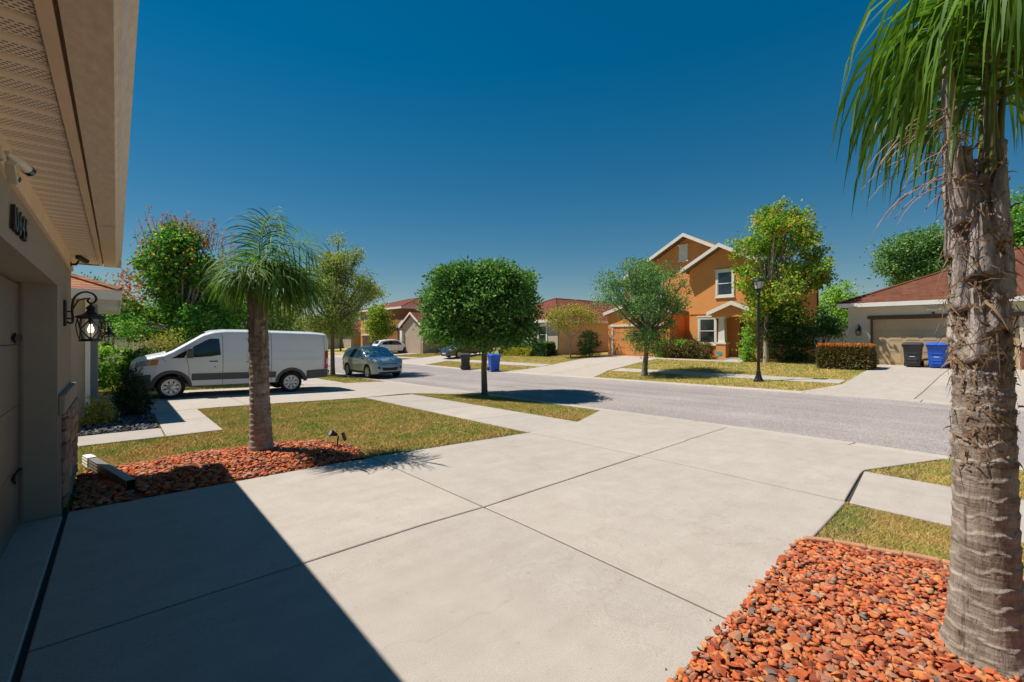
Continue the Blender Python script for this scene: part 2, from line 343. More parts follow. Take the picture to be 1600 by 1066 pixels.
def rock_bed(name, label, poly, spacing, size, rm, mound, nsingle, smat=None, keep=None, seed=3):
    BEDS.append(poly); r = np.random.default_rng(seed)
    root = thing(name, label, 'rock bed')
    P = np.array(poly); x0, y0 = P.min(0); x1, y1 = P.max(0)
    n1, n2 = int((x1-x0)/.12)+2, int((y1-y0)/.12)+2
    # soil under the rocks
    import bmesh
    bm = bmesh.new(); bm.faces.new([bm.verts.new((a, b, 0)) for a, b in poly]); bmesh.ops.triangulate(bm, faces=bm.faces[:])
    bmesh.ops.subdivide_edges(bm, edges=bm.edges[:], cuts=3, use_grid_fill=True)
    for v in bm.verts: v.co.z = g1(v.co.x, v.co.y)-.012
    bmesh.ops.recalc_face_normals(bm, faces=bm.faces[:]); me = bpy.data.meshes.new('soil'); bm.to_mesh(me); bm.free(); me.materials.append(smat or M_soil); link('soil', me, root)
    def dist(X, Y):
        d = np.full(X.shape, 9.)
        for i in range(len(P)):
            a, b = P[i], P[(i+1) % len(P)]; ab = b-a; t = np.clip(((X-a[0])*ab[0]+(Y-a[1])*ab[1])/(ab@ab), 0, 1)
            d = np.minimum(d, np.hypot(X-a[0]-t*ab[0], Y-a[1]-t*ab[1]))
        return d
    items = []
    for layer in range(2):
        gx, gy = np.meshgrid(np.arange(x0, x1, spacing), np.arange(y0, y1, spacing*.8)); X = (gx+r.uniform(-.5, .5, gx.shape)*spacing).ravel(); Y = (gy+r.uniform(-.5, .5, gx.shape)*spacing).ravel()
        k = in_poly(poly, X, Y)
        if keep: k &= keep(X, Y)
        if layer: k &= r.random(X.shape) < .7
        X, Y = X[k], Y[k]; d = dist(X, Y); s = size*np.exp(np.clip(r.normal(0, .27, X.shape), -.6, .5))*(.8+.3*layer)
        Z = gz(X, Y)+mound*np.clip(d/.5, 0, 1)+layer*size*.45+r.uniform(-.3, .3, X.shape)*size*.3
        items += list(zip(X, Y, Z, s))
    items = np.array(items); D = np.sqrt(items[:, 0]**2+items[:, 1]**2+(items[:, 2]-1.65)**2)
    lat = items[:, :2]@RV[:2]; dep = items[:, :2]@FV[:2]; vis = (dep > .3) & (np.abs(lat/np.maximum(dep, .1)) < 1.12) & ((1.65-items[:, 2])/np.maximum(dep, .1) < .76)
    order = np.argsort(-(items[:, 3]/D*vis)); VV = []; FF = []; off = 0
    meshes = []
    for V, F in ROCKS:
        me = bpy.data.meshes.new('rock'); me.from_pydata(V.tolist(), [], F.tolist()); me.materials.append(rm); meshes.append(me)
    for q, i in enumerate(order):
        x, y, z, s = items[i]; e = (r.normal(0, .24), r.normal(0, .24), r.uniform(0, 6.28)); j = int(r.integers(len(ROCKS))); sc = (s, s*r.uniform(.8, 1.1), s*r.uniform(.8, 1.2))
        if q < nsingle:
            o = link('rock', meshes[j], root); o.location = (x, y, z); o.rotation_euler = e; o.scale = sc
        else:
            V, F = ROCKS[j]; cz, sz = math.cos(e[2]), math.sin(e[2]); W = V*sc; a = e[0]
            W = W@np.array([[1, 0, 0], [0, math.cos(a), math.sin(a)], [0, -math.sin(a), math.cos(a)]]); W = W@np.array([[cz, sz, 0], [-sz, cz, 0], [0, 0, 1]])
            VV.append(W+np.array([x, y, z])); FF.append(F+off); off += len(V)
    if VV: stuff(npmesh('loose_rocks', np.concatenate(VV), np.concatenate(FF), rm, root))
    return root
BED_R = [(.9, 1.115), (2.07, 1.14), (2.96, 1.20), (4.30, 1.31), (4.42, 1.1), (4.58, .71), (4.68, .38), (4.86, -.3), (4.9, -.9), (.9, -.9)]
BED_L = [(-.33, 6.14), (.97, 6.12), (1.99, 6.13), (2.62, 6.16), (2.74, 6.6), (2.78, 7.08), (2.55, 7.7), (1.92, 8.0), (1.23, 8.07), (.76, 8.1), (.32, 7.97), (-.14, 7.85), (-.35, 7.75)]
BED_N = [(-.5, 11.08), (.62, 11.08), (.62, 13.6), (-.5, 13.2)]
rock_bed('rock_bed', 'red lava rock bed around the large palm at the right edge of the driveway', BED_R, .034, .0275, M_rock, .022, 300, keep=lambda X, Y: (Y > -.55) & (X > 1.3), seed=3)
rock_bed('rock_bed', 'red lava rock bed around the smaller palm beside the garage', BED_L, .05, .036, M_rock, .045, 300, keep=lambda X, Y: np.abs((X+.27)*1.6+(Y-8.06)*.39)/1.647 > .06, seed=5)
rock_bed('rock_bed', 'black pebble bed along the neighbour house wall', BED_N, .06, .036, M_slate, .02, 120, mat('black soil', (.03, .03, .032), .95), seed=8)
# a few rocks strayed onto the concrete
for i, (x, y) in enumerate([(2.05, 1.2), (2.62, 1.25), (3.2, 1.26), (3.75, 1.34)]):
    V, F = ROCKS[i]; me = bpy.data.meshes.new('rock'); me.from_pydata((V*random.uniform(.006, .014)).tolist(), [], F.tolist()); me.materials.append(M_rock)
    o = link('stray_rock', me); o.location = (x, y, g1(x, y)+.006); o.rotation_euler = (0, 0, i*1.3); tag(o, 'small red lava rock chip strayed onto the driveway edge', 'rock', 'stray rocks on the driveway')
# edging of the right bed
M_edge = mat('terracotta edging', (.44, .21, .11), .85, .2, 18, bs=.4, bscale=120)
ed = thing('bed_edging', 'low terracotta edging blocks between right lava rock bed and dry grass', 'edging')
pl = [Vector((4.33, 1.27, 0)), Vector((4.45, 1.1, 0)), Vector((4.61, .71, 0)), Vector((4.71, .38, 0)), Vector((4.88, -.3, 0)), Vector((4.93, -.8, 0))]
acc = [0]
for a, b in zip(pl, pl[1:]): acc.append(acc[-1]+(b-a).length)
def along(P, acc, s):
    for i in range(len(P)-1):
        if s <= acc[i+1] or i == len(P)-2: return P[i].lerp(P[i+1], (s-acc[i])/(acc[i+1]-acc[i]))
s = 0
while s < acc[-1]-.2:
    a, b = along(pl, acc, s), along(pl, acc, s+.215); c = (a+b)/2; ang = math.atan2(b.y-a.y, b.x-a.x)
    o = MB().box(-.105, .105, -.032, .032, -.06, .035).build('edging_block', M_edge, ed, bevel=.012); o.location = (c.x, c.y, g1(c.x, c.y)+random.uniform(-.006, .006)); o.rotation_euler = (random.uniform(-.05, .05), 0, ang+random.uniform(-.03, .03)); s += .222

# ------------------------------------------------------------------ grass
HOUSES = []    # footprints, filled here so no blade grows through a wall
HOUSES += [(-12, -.36, -6, 7.75), (-12, -.5, 13.2, 21), (26.9, 39, 10.4, 20.3), (27.5, 45, -6, 6.15), (25.6, 48, 23.9, 34)]
def grass(name, label, x0, x1, y0, y1, n, h, wd, seed):
    r = np.random.default_rng(seed); X = r.uniform(x0, x1, n); Y = r.uniform(y0, y1, n)
    dep = X*FV[0]+Y*FV[1]; lat = X*RV[0]+Y*RV[1]; k = (dep > 1) & (np.abs(lat/np.maximum(dep, .5)) < 1.3)
    for a, b, fa, fb in PAVED: k &= ~((X > a+.03*r.random(n)) & (X < b-.03*r.random(n)) & (Y > fa(X)+.03*r.random(n)) & (Y < fb(X)-.03*r.random(n)))
    k &= ~((X > 10.38) & (X < 17.75))
    for p in BEDS: k &= ~in_poly(p, X, Y)
    for a, b, c, d in HOUSES: k &= ~((X > a) & (X < b) & (Y > c) & (Y < d))
    X, Y = X[k], Y[k]; n = len(X); Z = gz(X, Y)-.035; d = np.hypot(X, Y)
    hh = h*r.uniform(.55, 1.25, n); ww = wd*r.uniform(.7, 1.3, n); a = r.uniform(0, 6.28, n); ln = r.normal(0, .8, (n, 2))*hh[:, None]
    B = np.stack([X, Y, Z], -1); sd = np.stack([np.cos(a), np.sin(a), 0*a], -1)*ww[:, None]*.5
    tip = B+np.stack([ln[:, 0], ln[:, 1], hh], -1); V = np.stack([B-sd, B+sd, tip], 1).reshape(-1, 3); F = np.arange(3*n).reshape(-1, 3)
    o = stuff(npmesh(name, V, F, M_blade)); tag(o, label, 'grass'); return o
grass('grass', 'dry golden lawn between the garage palm and the sidewalk', -.6, 5.8, 6.2, 13.7, 260000, .040, .009, 21)
grass('grass', 'green and brown grass strip around the clipped round-crowned tree by the road', 7.4, 10.0, 6.3, 14.2, 80000, .045, .012, 22)
grass('grass', 'dry grass patch between the right rock bed and the sidewalk slab', 4.3, 5.82, -1.0, 1.4, 70000, .036, .005, 23)
grass('grass', 'green grass wedge between the sidewalk slab and the road at right', 7.4, 10.0, -1.5, 1.7, 60000, .042, .007, 24)
grass('grass', 'grass strip under the parked silver car and beside the van', -.5, 10.0, 19.3, 40, 70000, .05, .024, 25)
grass('grass', 'lawns of the houses across the road', 18.1, 28, 2.5, 52, 220000, .05, .022, 26)
grass('grass', 'shaded back lawn beside the orange house', 27.5, 40, 6.1, 10.4, 14000, .08, .035, 27)

# ------------------------------------------------------------------ houses
WORLD = set()
_link0 = link
def link(name, data, parent=None):
    o = _link0(name, data, parent)
    if parent and parent.name in WORLD: o.matrix_parent_inverse = parent.matrix_basis.inverted()
    return o
def house(name, label, loc, cat='house'):
    o = thing(name, label, cat, loc); WORLD.add(o.name); return o
def window_x(parent, X, y0, y1, z0, z1, trim=.11, head=.06, frame=None, cols=1):
    """double-hung window on a wall facing -x"""
    f = frame or M_white
    m = MB(); m.box(X-.05, X+.02, y0-trim, y0, z0-trim, z1+trim); m.box(X-.05, X+.02, y1, y1+trim, z0-trim, z1+trim)
    m.box(X-.05, X+.02, y0, y1, z1, z1+trim); m.box(X-.075, X+.02, y0-trim-head, y1+trim+head, z1+trim, z1+trim+.06); m.box(X-.075, X+.02, y0-trim-head*.6, y1+trim+head*.6, z0-trim-.05, z0-trim+.0)
    m.box(X-.05, X+.02, y0, y1, z0-trim, z0)
    o = m.build('window', f, parent); zm = (z0+z1)/2; t = .045
    s = MB()
    for a, b, dx in ((z0, zm+.02, -.012), (zm-.02, z1, -.026)):
        s.box(X+dx-.014, X+.01, y0, y0+t, a, b); s.box(X+dx-.014, X+.01, y1-t, y1, a, b); s.box(X+dx-.014, X+.01, y0+t, y1-t, a, a+t); s.box(X+dx-.014, X+.01, y0+t, y1-t, b-t, b)
    s.build('sash', M_white, o)
    MB().box(X-.016, X+.01, y0+t, y1-t, z0+t, zm).build('pane', M_glass, o); MB().box(X-.03, X+.01, y0+t, y1-t, zm+.025, z1-t).build('pane', M_glass, o)
    return o
def gable(parent, x0, x1, yc, half, z_top, pitch, rm, tm, ov=.35, front=.25, th=.16):
    """gable roof with its ridge along x and its face towards -x"""
    h = half+ov; zt = z_top; ze = zt-pitch*h
    P = [(yc-h, ze), (yc, zt), (yc+h, ze), (yc+h, ze-th), (yc, zt-th), (yc-h, ze-th)]
    r = MB().prism(P[::-1], 'x', x0-front, x1).build('roof', rm, parent)
    Q = [(yc-h-.02, ze+.03), (yc, zt+.035), (yc+h+.02, ze+.03), (yc+h+.02, ze-.20), (yc, zt-.20), (yc-h-.02, ze-.20)]
    MB().prism(Q[::-1], 'x', x0-front-.05, x0-front+.002).build('rake_board', tm, r); return r
def hip(parent, x0, x1, y0, y1, ze, pitch, rm, tm, fas=.2):
    a, b = x1-x0, y1-y0; hf = min(a, b)/2; zr = ze+hf*pitch
    r1, r2 = ((x0+hf, (y0+y1)/2, zr), (x1-hf, (y0+y1)/2, zr)) if a >= b else (((x0+x1)/2, y0+hf, zr), ((x0+x1)/2, y1-hf, zr))
    v = [(x0, y0, ze), (x1, y0, ze), (x1, y1, ze), (x0, y1, ze), r1, r2]
    f = [(0, 1, 5, 4), (1, 2, 5), (2, 3, 4, 5), (3, 0, 4)] if a >= b else [(0, 1, 4), (1, 2, 5, 4), (2, 3, 5), (3, 0, 4, 5)]
    r = MB().add(v, f+[(3, 2, 1, 0)]).build('roof', rm, parent)
    ri = MB(); 
    for p, q in ((v[0], r1), (v[1], r2 if a >= b else r1), (v[2], r2), (v[3], r1 if a >= b else r2), (r1, r2)):
        ri.tube([Vector(p)+Vector((0, 0, .0)), Vector(q)+Vector((0, 0, .0))], .07, 5)
    ri.build('ridge_cap', rm, r)
    e = .03; m = MB(); m.box(x0-e, x0, y0-e, y1+e, ze-fas, ze-.004); m.box(x1, x1+e, y0-e, y1+e, ze-fas, ze-.004); m.box(x0, x1, y0-e, y0, ze-fas, ze-.004); m.box(x0, x1, y1, y1+e, ze-fas, ze-.004)
    m.build('fascia', tm, r); MB().box(x0, x1, y0, y1, ze-fas+.02, ze-fas+.05).build('soffit', tm, r); return r
def garage_door(parent, X, y0, y1, z0, z1, m, face=-1, nsec=4, cols=8):
    """sections stand one on another, each with raised panels; face is the side it looks to"""
    h = (z1-z0)/nsec
    for i in range(nsec):
        a = z0+i*h+.003; b = z0+(i+1)*h-.003; mb = MB(); xa, xb = (X, X+.04) if face < 0 else (X-.04, X); mb.box(xa, xb, y0, y1, a, b)
        w = (y1-y0)/max(cols, 1)
        for c in range(cols):
            p, q = y0+c*w+w*.10, y0+(c+1)*w-w*.10
            for k, pr in ((0, .006), (.03, .011)):
                u = (X-pr, X) if face < 0 else (X, X+pr)
                mb.box(u[0], u[1], p+k, q-k, a+.07+k, b-.07-k)
        mb.build('door_section', m, parent)

# --- our own house: garage wall, eave and gutter at the left edge
M_tan = stucco('taupe stucco', (.30, .265, .22)); M_tan2 = mat('frieze board', (.70, .54, .38), .7, .08, 3, bs=.1)
M_door = mat('garage door paint', (.155, .125, .10), .55, .06, 3, bs=.06, bscale=200)
M_stone = rockmat('veneer stone', [(0, (.22, .13, .09)), (.3, (.36, .25, .18)), (.6, (.28, .19, .15)), (.85, (.42, .34, .27)), (1, (.2, .16, .15))])
M_shO = shingles('tan red shingles', (.30, .12, .065), (.25, .15, .10)); M_gut = mat('beige gutter', (.74, .64, .52), .5, .08, 2, bs=.05)
def soffitmat():
    m, t, p, o = nodes('vented soffit'); co = obj_co(t); sx = t.nodes.new('ShaderNodeSeparateXYZ'); t.links.new(co, sx.inputs[0])
    def ma(op, a, b=None, c=None):
        n = N(t, 'ShaderNodeMath', _operation=op)
        for i, v in enumerate((a, b, c)):
            if v is None: continue
            if isinstance(v, bpy.types.NodeSocket): t.links.new(v, n.inputs[i])
            else: n.inputs[i].default_value = v
        return n.outputs[0]
    fy = ma('FRACT', ma('DIVIDE', sx.outputs[1], .1525)); row = ma('DIVIDE', sx.outputs[1], .1525/9); ry = ma('FRACT', row)
    sh = ma('MULTIPLY', ma('FLOOR', row), .5); fx = ma('FRACT', ma('ADD', ma('DIVIDE', sx.outputs[0], .021), sh))
    h = ma('MULTIPLY', ma('LESS_THAN', ry, .42), ma('LESS_THAN', fx, .62)); h = ma('MULTIPLY', h, ma('LESS_THAN', fy, .60))
    c = ramp(t, noise(t, co, 3, 3), [(.3, (.80, .68, .55)), (.7, (.84, .72, .59))]); t.links.new(mix(t, c, (.09, .065, .045), h), p.inputs['Base Color'])
    p.inputs['Roughness'].default_value = .55; b = bump(t, p, h, -.6, .004); return m
M_soff = soffitmat()
hs_ = house('garage_house', 'taupe garage wall with vented soffit, gutter and stone veneer at the left edge', (-.42, 7.0, 0))
WX, WE = -.42, 7.75
m = MB(); m.box(-10, WX, 6.05, WE, -.2, 2.62); m.build('wall', M_tan, hs_)
MB().box(-.95, WX, .4, 6.05, 2.13, 2.62).build('lintel', M_tan, hs_)
MB().box(-10, WX, -6, 1.18, -.2, 2.62).build('wall', M_tan, hs_)
MB().box(-10, -3, 1.18, 6.05, -.2, 2.62).build('wall', M_tan, hs_)
m = MB(); m.box(WX-.0, WX+.022, .3, WE, 2.44, 2.585); m.build('frieze_board', M_tan2, hs_)
dr_ = MB().box(-.70, -.64, 5.93, 6.05, 0, 2.13).build('door_jamb', M_door, hs_)
gd = link('garage_door', None, hs_); garage_door(gd, -.66, 1.2, 5.94, -.03, 2.11, M_door, face=1, cols=0)
gd.empty_display_size = .1
for z in (.45, 1.63):
    h = MB(); h.box(-.652, -.632, 5.66, 5.93, z-.025, z+.025); h.prism([(5.66, z), (5.62, z-.045), (5.56, z), (5.62, z+.045)], 'x', -.652, -.634); h.build('strap_hinge', M_black, gd, bevel=.003)
# soffit panels, trim, fascia, gutter
for i in range(27):
    y0 = .1+i*.305; y1 = min(y0+.305, 8.08)
    if y1-y0 < .05: continue
    e = []
    q = [(y0+.002, 2.592), (y0+.012, 2.582), (y0+.14, 2.582), (y0+.1525, 2.592), (y0+.165, 2.582), (y1-.012, 2.582), (y1-.002, 2.592), (y1-.002, 2.6), (y0+.002, 2.6)]
    MB().prism(q[::-1], 'x', -.42, -.165).build('soffit_panel', M_soff, hs_)
MB().box(-.172, -.135, .1, 5.1, 2.571, 2.60).build('soffit_trim', M_tan2, hs_); MB().box(-.172, -.135, 5.105, 8.1, 2.571, 2.60).build('soffit_trim', M_tan2, hs_)
MB().box(-.145, -.128, .1, 8.1, 2.602, 2.76).build('fascia', M_tan2, hs_)
M_dirty = mat('weathered gutter', (.70, .58, .43), .6, .14, 14, scale=(2.5, 1, 1), bs=.08, col2=(.76, .64, .50))
gp = [(-.122, 2.74), (-.122, 2.572), (-.006, 2.566), (.004, 2.586), (.012, 2.592), (.020, 2.63), (.034, 2.668), (.052, 2.692), (.055, 2.72), (.040, 2.72), (.040, 2.70), (.02, 2.675), (.008, 2.64), (-.0, 2.60), (-.118, 2.60), (-.118, 2.74)]
gt = MB().prism(gp, 'y', .1, 8.1).build('gutter', M_dirty, hs_)
MB().box(-.126, .05, 8.102, 8.112, 2.566, 2.72).build('end_cap', M_gut, gt)
MB().prism(gp[:9]+[(-.118, 2.73)], 'y', 5.08, 5.12).build('gutter_joint', M_gut, gt).scale = (1, 1, 1)
MB().box(-10, -.13, 7.79, 8.09, 2.605, 2.62).build('soffit_panel', M_soff, hs_)
hip(hs_, -10.2, -.02, -6.3, 8.1, 2.775, .42, M_shO, M_gut, .02)
# stone veneer with its cap
vw = MB().box(WX, WX+.02, 6.09, WE+.02, -.1, .90).build('veneer_backing', mat('mortar', (.3, .27, .24), .95), hs_)
random.seed(11); z = -.02
while z < .86:
    hh = random.uniform(.07, .15); y = 6.09+random.uniform(0, .05)
    while y < WE:
        ww = min(random.uniform(.12, .34), WE+.035-y)
        if ww > .04:
            o = MB().obox((0, 0, 0), (random.uniform(.05, .09), ww-.012, min(hh, .9-z)-.012)).build('stone', M_stone, vw, bevel=.015, seg=1)
            o.location = (WX+.025, y+ww/2, z+min(hh, .9-z)/2); o.rotation_euler = (random.uniform(-.04, .04), random.uniform(-.06, .06), random.uniform(-.06, .06))
        y += ww
    z += hh
MB().box(WX, WX+.05, 6.10, WE+.03, .90, 1.08).build('ledge', M_tan, hs_, bevel=.012)
# house number
hn = thing('house_number', 'black house number 10645 above the garage door', 'number sign', (WX+.012, 3.45, 2.21)); hx = 0
for ch in '10645':
    fc = bpy.data.curves.new('digit', 'FONT'); fc.body = ch; fc.size = .185; fc.extrude = .008; fc.shear = .22; fc.offset = .004
    fo = bpy.data.objects.new('digit', fc); C.objects.link(fo); me = bpy.data.meshes.new_from_object(fo); bpy.data.objects.remove(fo); me.materials.append(M_black) if not me.materials else None
    o = link('digit', me, hn); o.rotation_euler = (R(90), 0, R(90)); o.location = (0, hx, 0); hx += .075 if ch == '1' else .112
# flood light with camera
M_wplast = mat('white plastic', (.66, .62, .56), .4, .04, 4); M_lens = mat('lens', (.01, .02, .02), .08, 0, spec=.8); M_led = mat('amber led window', (.62, .45, .16), .3, .1, 20)
fx = thing('floodlight_camera', 'white bullet camera with three-lens floodlight under the soffit above the house number', 'camera', (WX, 2.9, 2.43)); fx.scale = (.62, .62, .62)
MB().lathe([(.0, 0), (.055, 0), (.055, .02), (.03, .035)], 16, ax='x').build('mount', M_wplast, fx, smooth=40)
MB().obox((.06, .0, -.0), (.06, .055, .10)).build('housing', M_wplast, fx, bevel=.01)
dv = Vector((.30, .62, -.19)).normalized(); st = Vector((.10, .03, .02))
b = MB(); b.tube([st, st+dv*.03, st+dv*.05, st+dv*.17, st+dv*.19], [.018, .02, .036, .036, .034], 16); b.build('camera_body', M_wplast, fx, smooth=50)
b = MB(); b.tube([st+dv*.19, st+dv*.225, st+dv*.23], [.037, .037, .03], 16); b.build('camera_lens', M_lens, fx, smooth=50)
rot = Matrix.Rotation(R(-38), 3, 'X') @ Matrix.Rotation(R(18), 3, 'Y')
lh = MB().obox((.13, .02, -.115), (.06, .17, .045), rot).build('light_head', M_wplast, fx, bevel=.008)
for k in range(3):
    c = Vector((.13, .02, -.115)) + rot @ Vector((.031, -.055+k*.05, 0)); MB().obox(c, (.008, .036, .03), rot).build('led_window', M_led if k < 2 else M_lens, lh, bevel=.003)
cc = thing('corner_camera', 'small black camera at the far top corner of the garage wall', 'camera', (WX+.02, 7.25, 2.47))
MB().tube([(0, 0, 0), (.05, 0, .0), (.07, .02, .05)], .012, 8).build('arm', M_black, cc); MB().obox((.10, .05, .075), (.05, .15, .05), Matrix.Rotation(R(-35), 3, 'Z') @ Matrix.Rotation(R(-18), 3, 'X')).build('camera_body', M_black, cc, bevel=.012); MB().lathe([(.03, 0), (.03, .012)], 12, ax='x').build('mount', M_black, cc)

# downspout leader lying in the rock bed
dl = thing('downspout_leader', 'grey metal downspout leader lying on red rocks at the garage corner', 'downspout', (-.25, 8.0, .1))
WORLD.add(dl.name)
M_alu = mat('grey aluminium', (.20, .19, .18), .45, .12, 12, metal=.3)
A, B = Vector((-.27, 8.06, .035)), Vector((.12, 6.46, .025)); d_ = (B-A).normalized(); sd = Vector((d_.y, -d_.x, 0)).normalized(); up = sd.cross(d_); up = up if up.z > 0 else -up
def leader(name, a, b, w_, h_, mm):
    pr = []
    for k in range(7): pr.append((-w_/2+(.004 if k % 2 else 0), -h_/2+h_*k/6))
    for k in range(7): pr.append((w_/2-(.004 if k % 2 else 0), h_/2-h_*k/6))
    v = [P+sd*p[0]+up*p[1] for P in (a, b) for p in pr]; n = len(pr); inn = [P+sd*p[0]*.94+up*p[1]*.94 for P in (b, b-d_*.25) for p in pr]
    f = [(i, (i+1) % n, (i+1) % n+n, i+n) for i in range(n)]; v += inn; f += [(n+i, n+(i+1) % n, 2*n+(i+1) % n, 2*n+i) for i in range(n)] + [(2*n+i, 2*n+(i+1) % n, 3*n+(i+1) % n, 3*n+i) for i in range(n)] + [tuple(range(n-1, -1, -1))]
    return MB().add(v, f).build(name, mm, dl)
leader('pipe', A+d_*.18, B, .085, .115, M_alu); leader('elbow', A-d_*.02, A+d_*.13, .092, .122, M_white)
zz = MB(); 
for k in range(5): zz.obox(B-d_*.06-up*.075+d_*(.035*(k-3)), (.07, .03, .02), Matrix.Rotation(R(35 if k % 2 else -35), 3, 'X'))
zz.build('flexible_spout', M_white, dl)

# --- wall lanterns
M_lglass = None
def lanternglass():
    m, t, p, o = nodes('seeded lantern glass'); tr = N(t, 'ShaderNodeBsdfTransparent', Color=(.93, .91, .86, 1)); gl = N(t, 'ShaderNodeBsdfGlossy', Roughness=.15, Color=(.8, .8, .8, 1)); mx = t.nodes.new('ShaderNodeMixShader'); mx.inputs[0].default_value = .12
    t.links.new(tr.outputs[0], mx.inputs[1]); t.links.new(gl.outputs[0], mx.inputs[2]); t.links.new(mx.outputs[0], o.inputs[0]); return m
M_lglass = lanternglass()
mm_, t_, p_, o_ = nodes('lit bulb'); p_.inputs['Base Color'].default_value = (.9, .85, .7, 1); p_.inputs['Emission Color'].default_value = (1, .86, .6, 1); p_.inputs['Emission Strength'].default_value = 2.5; M_bulb = mm_
def lantern(label, loc, lit=True, grp=None):
    o = thing('wall_lantern', label, 'lantern', loc, 0, grp)
    b = MB(); b.box(-.01, .015, -.055, .055, -.16, .17); b.build('back_plate', M_black, o, bevel=.02)
    arm = [(.01, 0, -.10), (.045, 0, -.12), (.06, 0, -.08), (.055, 0, .05), (.065, 0, .18), (.10, 0, .25), (.16, 0, .285), (.22, 0, .26), (.245, 0, .20), (.225, 0, .15), (.19, 0, .145), (.175, 0, .175), (.185, 0, .2), (.20, 0, .20)]
    pts = []
    for i in range(len(arm)-1):
        for k in range(4):
            t = k/4; p0, p1, p2, p3 = [Vector(arm[min(max(i+j, 0), len(arm)-1)]) for j in (-1, 0, 1, 2)]
            pts.append(.5*((2*p1)+(p2-p0)*t+(2*p0-5*p1+4*p2-p3)*t*t+(3*p1-p0-3*p2+p3)*t**3))
    b = MB(); b.tube(pts, .011, 8); b.tube([(.06, 0, .06), (.10, 0, .17), (.16, 0, .205), (.19, 0, .19)], .008, 8); b.tube([(0, 0, .03), (.06, 0, .03)], .009, 8); b.tube([(0, 0, -.06), (.06, 0, -.06)], .009, 8); b.build('scroll_arm', M_black, o, smooth=60)
    L = .2; b = MB(); b.lathe([(.004, .15), (.012, .14), (.012, .12), (.035, .09), (.045, .07), (.03, .06), (.04, .03), (.065, .0), (.10, -.015), (.125, -.03), (.13, -.045), (.115, -.05), (.02, -.05)], 24, (L, 0, 0)); hd = b.build('hood', M_black, o, smooth=35)
    b = MB(); ring = lambda z, r, r2: b.lathe([(r, z), (r2, z), (r2, z+.016), (r, z+.016), (r, z)], 24, (L, 0, 0), cap=False)
    ring(-.335, .0, .09); ring(-.35, .0, .10); ring(-.06, .08, .108)
    for k in range(8):
        a = k*math.pi/4; f = lambda z, r, a_: (L+r*math.cos(a_), r*math.sin(a_), z)
        b.tube([f(-.05, .105, a), f(-.15, .118, a), f(-.25, .108, a), f(-.335, .085, a)], .005, 6)
    for k in range(4):
        a = k*math.pi/2; s1 = math.pi/4
        b.tube([f(-.06, .106, a), f(-.195, .116, a+s1), f(-.33, .087, a+2*s1)], .0045, 6); b.tube([f(-.06, .106, a+2*s1), f(-.195, .116, a+s1), f(-.33, .087, a)], .0045, 6)
    b.build('cage', M_black, o, smooth=50)
    MB().lathe([(.092, -.05), (.104, -.15), (.096, -.25), (.076, -.33)], 24, (L, 0, 0), cap=False).build('glass', M_lglass, o, smooth=60)
    MB().lathe([(.004, -.24), (.02, -.23), (.028, -.205), (.024, -.175), (.013, -.15), (.013, -.13)], 14, (L, 0, 0)).build('bulb', M_bulb if lit else M_wplast, o, smooth=60)
    MB().lathe([(.018, -.13), (.018, -.05)], 12, (L, 0, 0)).build('socket', M_black, o); return o
lantern('black scroll-arm wall lantern with lit bulb beside the garage door', (WX+.01, 6.72, 1.885)).scale = (1, 1, .84)

# --- the neighbour house beyond our lawn
M_nst = stucco('neighbour beige stucco', (.42, .355, .29)); M_shN = shingles('orange tan shingles', (.42, .17, .08), (.32, .16, .09))
nh = house('neighbour_house', 'beige neighbour house with white downspout and orange shingle roof behind black pebbles', (-.5, 14, -.15))
MB().box(-10, -.5, 13.2, 21, -.4, 2.5).build('wall', M_nst, nh); MB().box(-.5, -.36, 15.4, 16.1, -.4, 2.5).build('pilaster', stucco('blue shade stucco', (.30, .31, .33)), nh)  # blue-grey puts the shade on this wall return into its colour
hip(nh, -10.4, .06, 12.86, 21.4, 2.62, .40, M_shN, M_white, .20)
ds_ = MB(); ds_.box(-.498, -.42, 13.13, 13.2, .0, 2.42); ds_.obox((-.33, 13.12, -.03), (.22, .07, .07), Matrix.Rotation(R(25), 3, 'Y')); ds_.build('downspout', M_white, nh, bevel=.008)
dn = MB().box(-.5, -.455, 16.6, 19.6, -.3, 2.0).build('garage_door', M_white, nh)
nl = lantern('black wall lantern on the front of the neighbour house', (-.345, 15.75, 1.75), False)

# --- orange two-storey house across the road
M_or = stucco('orange stucco', (.66, .28, .09)); M_or2 = mat('orange garage door', (.66, .255, .07), .6, .05, 3, bs=.05); M_cream = mat('cream trim', (.70, .65, .56), .6, .05, 2)
M_shB = shingles('brown grey shingles', (.20, .16, .13), (.26, .21, .17))
oh = house('orange_house', 'orange two-storey house with cream gable trim across the road', (30, 15, .3))
b0 = .2
def gwall(name, X0, X1, yc, half, zb, ztop, pitch, mm, par):
    return MB().prism([(yc-half, zb), (yc+half, zb), (yc+half, ztop-pitch*half), (yc, ztop), (yc-half, ztop-pitch*half)], 'x', X0, X1).build(name, mm, par)
gwall('wall', 28.9, 38.5, 15.35, 4.95, b0, 8.24, .53, M_or, oh)
gwall('wall', 27.9, 29.1, 12.52, 2.12, 2.9, 7.02, .55, M_or, oh)            # upper front bay
MB().box(27.9, 29.1, 12.9, 14.64, b0, 2.9).build('wall', M_or, oh)
MB().box(27.9, 28.15, 10.42, 10.75, b0, 2.9).build('wall', M_or, oh)
MB().box(27.86, 27.9, 12.9, 14.64, 3.02, 3.14).build('band', M_or, oh)
gable(oh, 28.9, 38.8, 15.35, 4.95, 8.45, .53, M_shB, M_cream, front=.5); gable(oh, 27.9, 32, 12.52, 2.12, 7.22, .55, M_shB, M_cream, front=.5)
v_ = MB().box(28.84, 28.9, 15.28, 15.9, 6.75, 7.75).build('gable_vent', M_cream, oh)
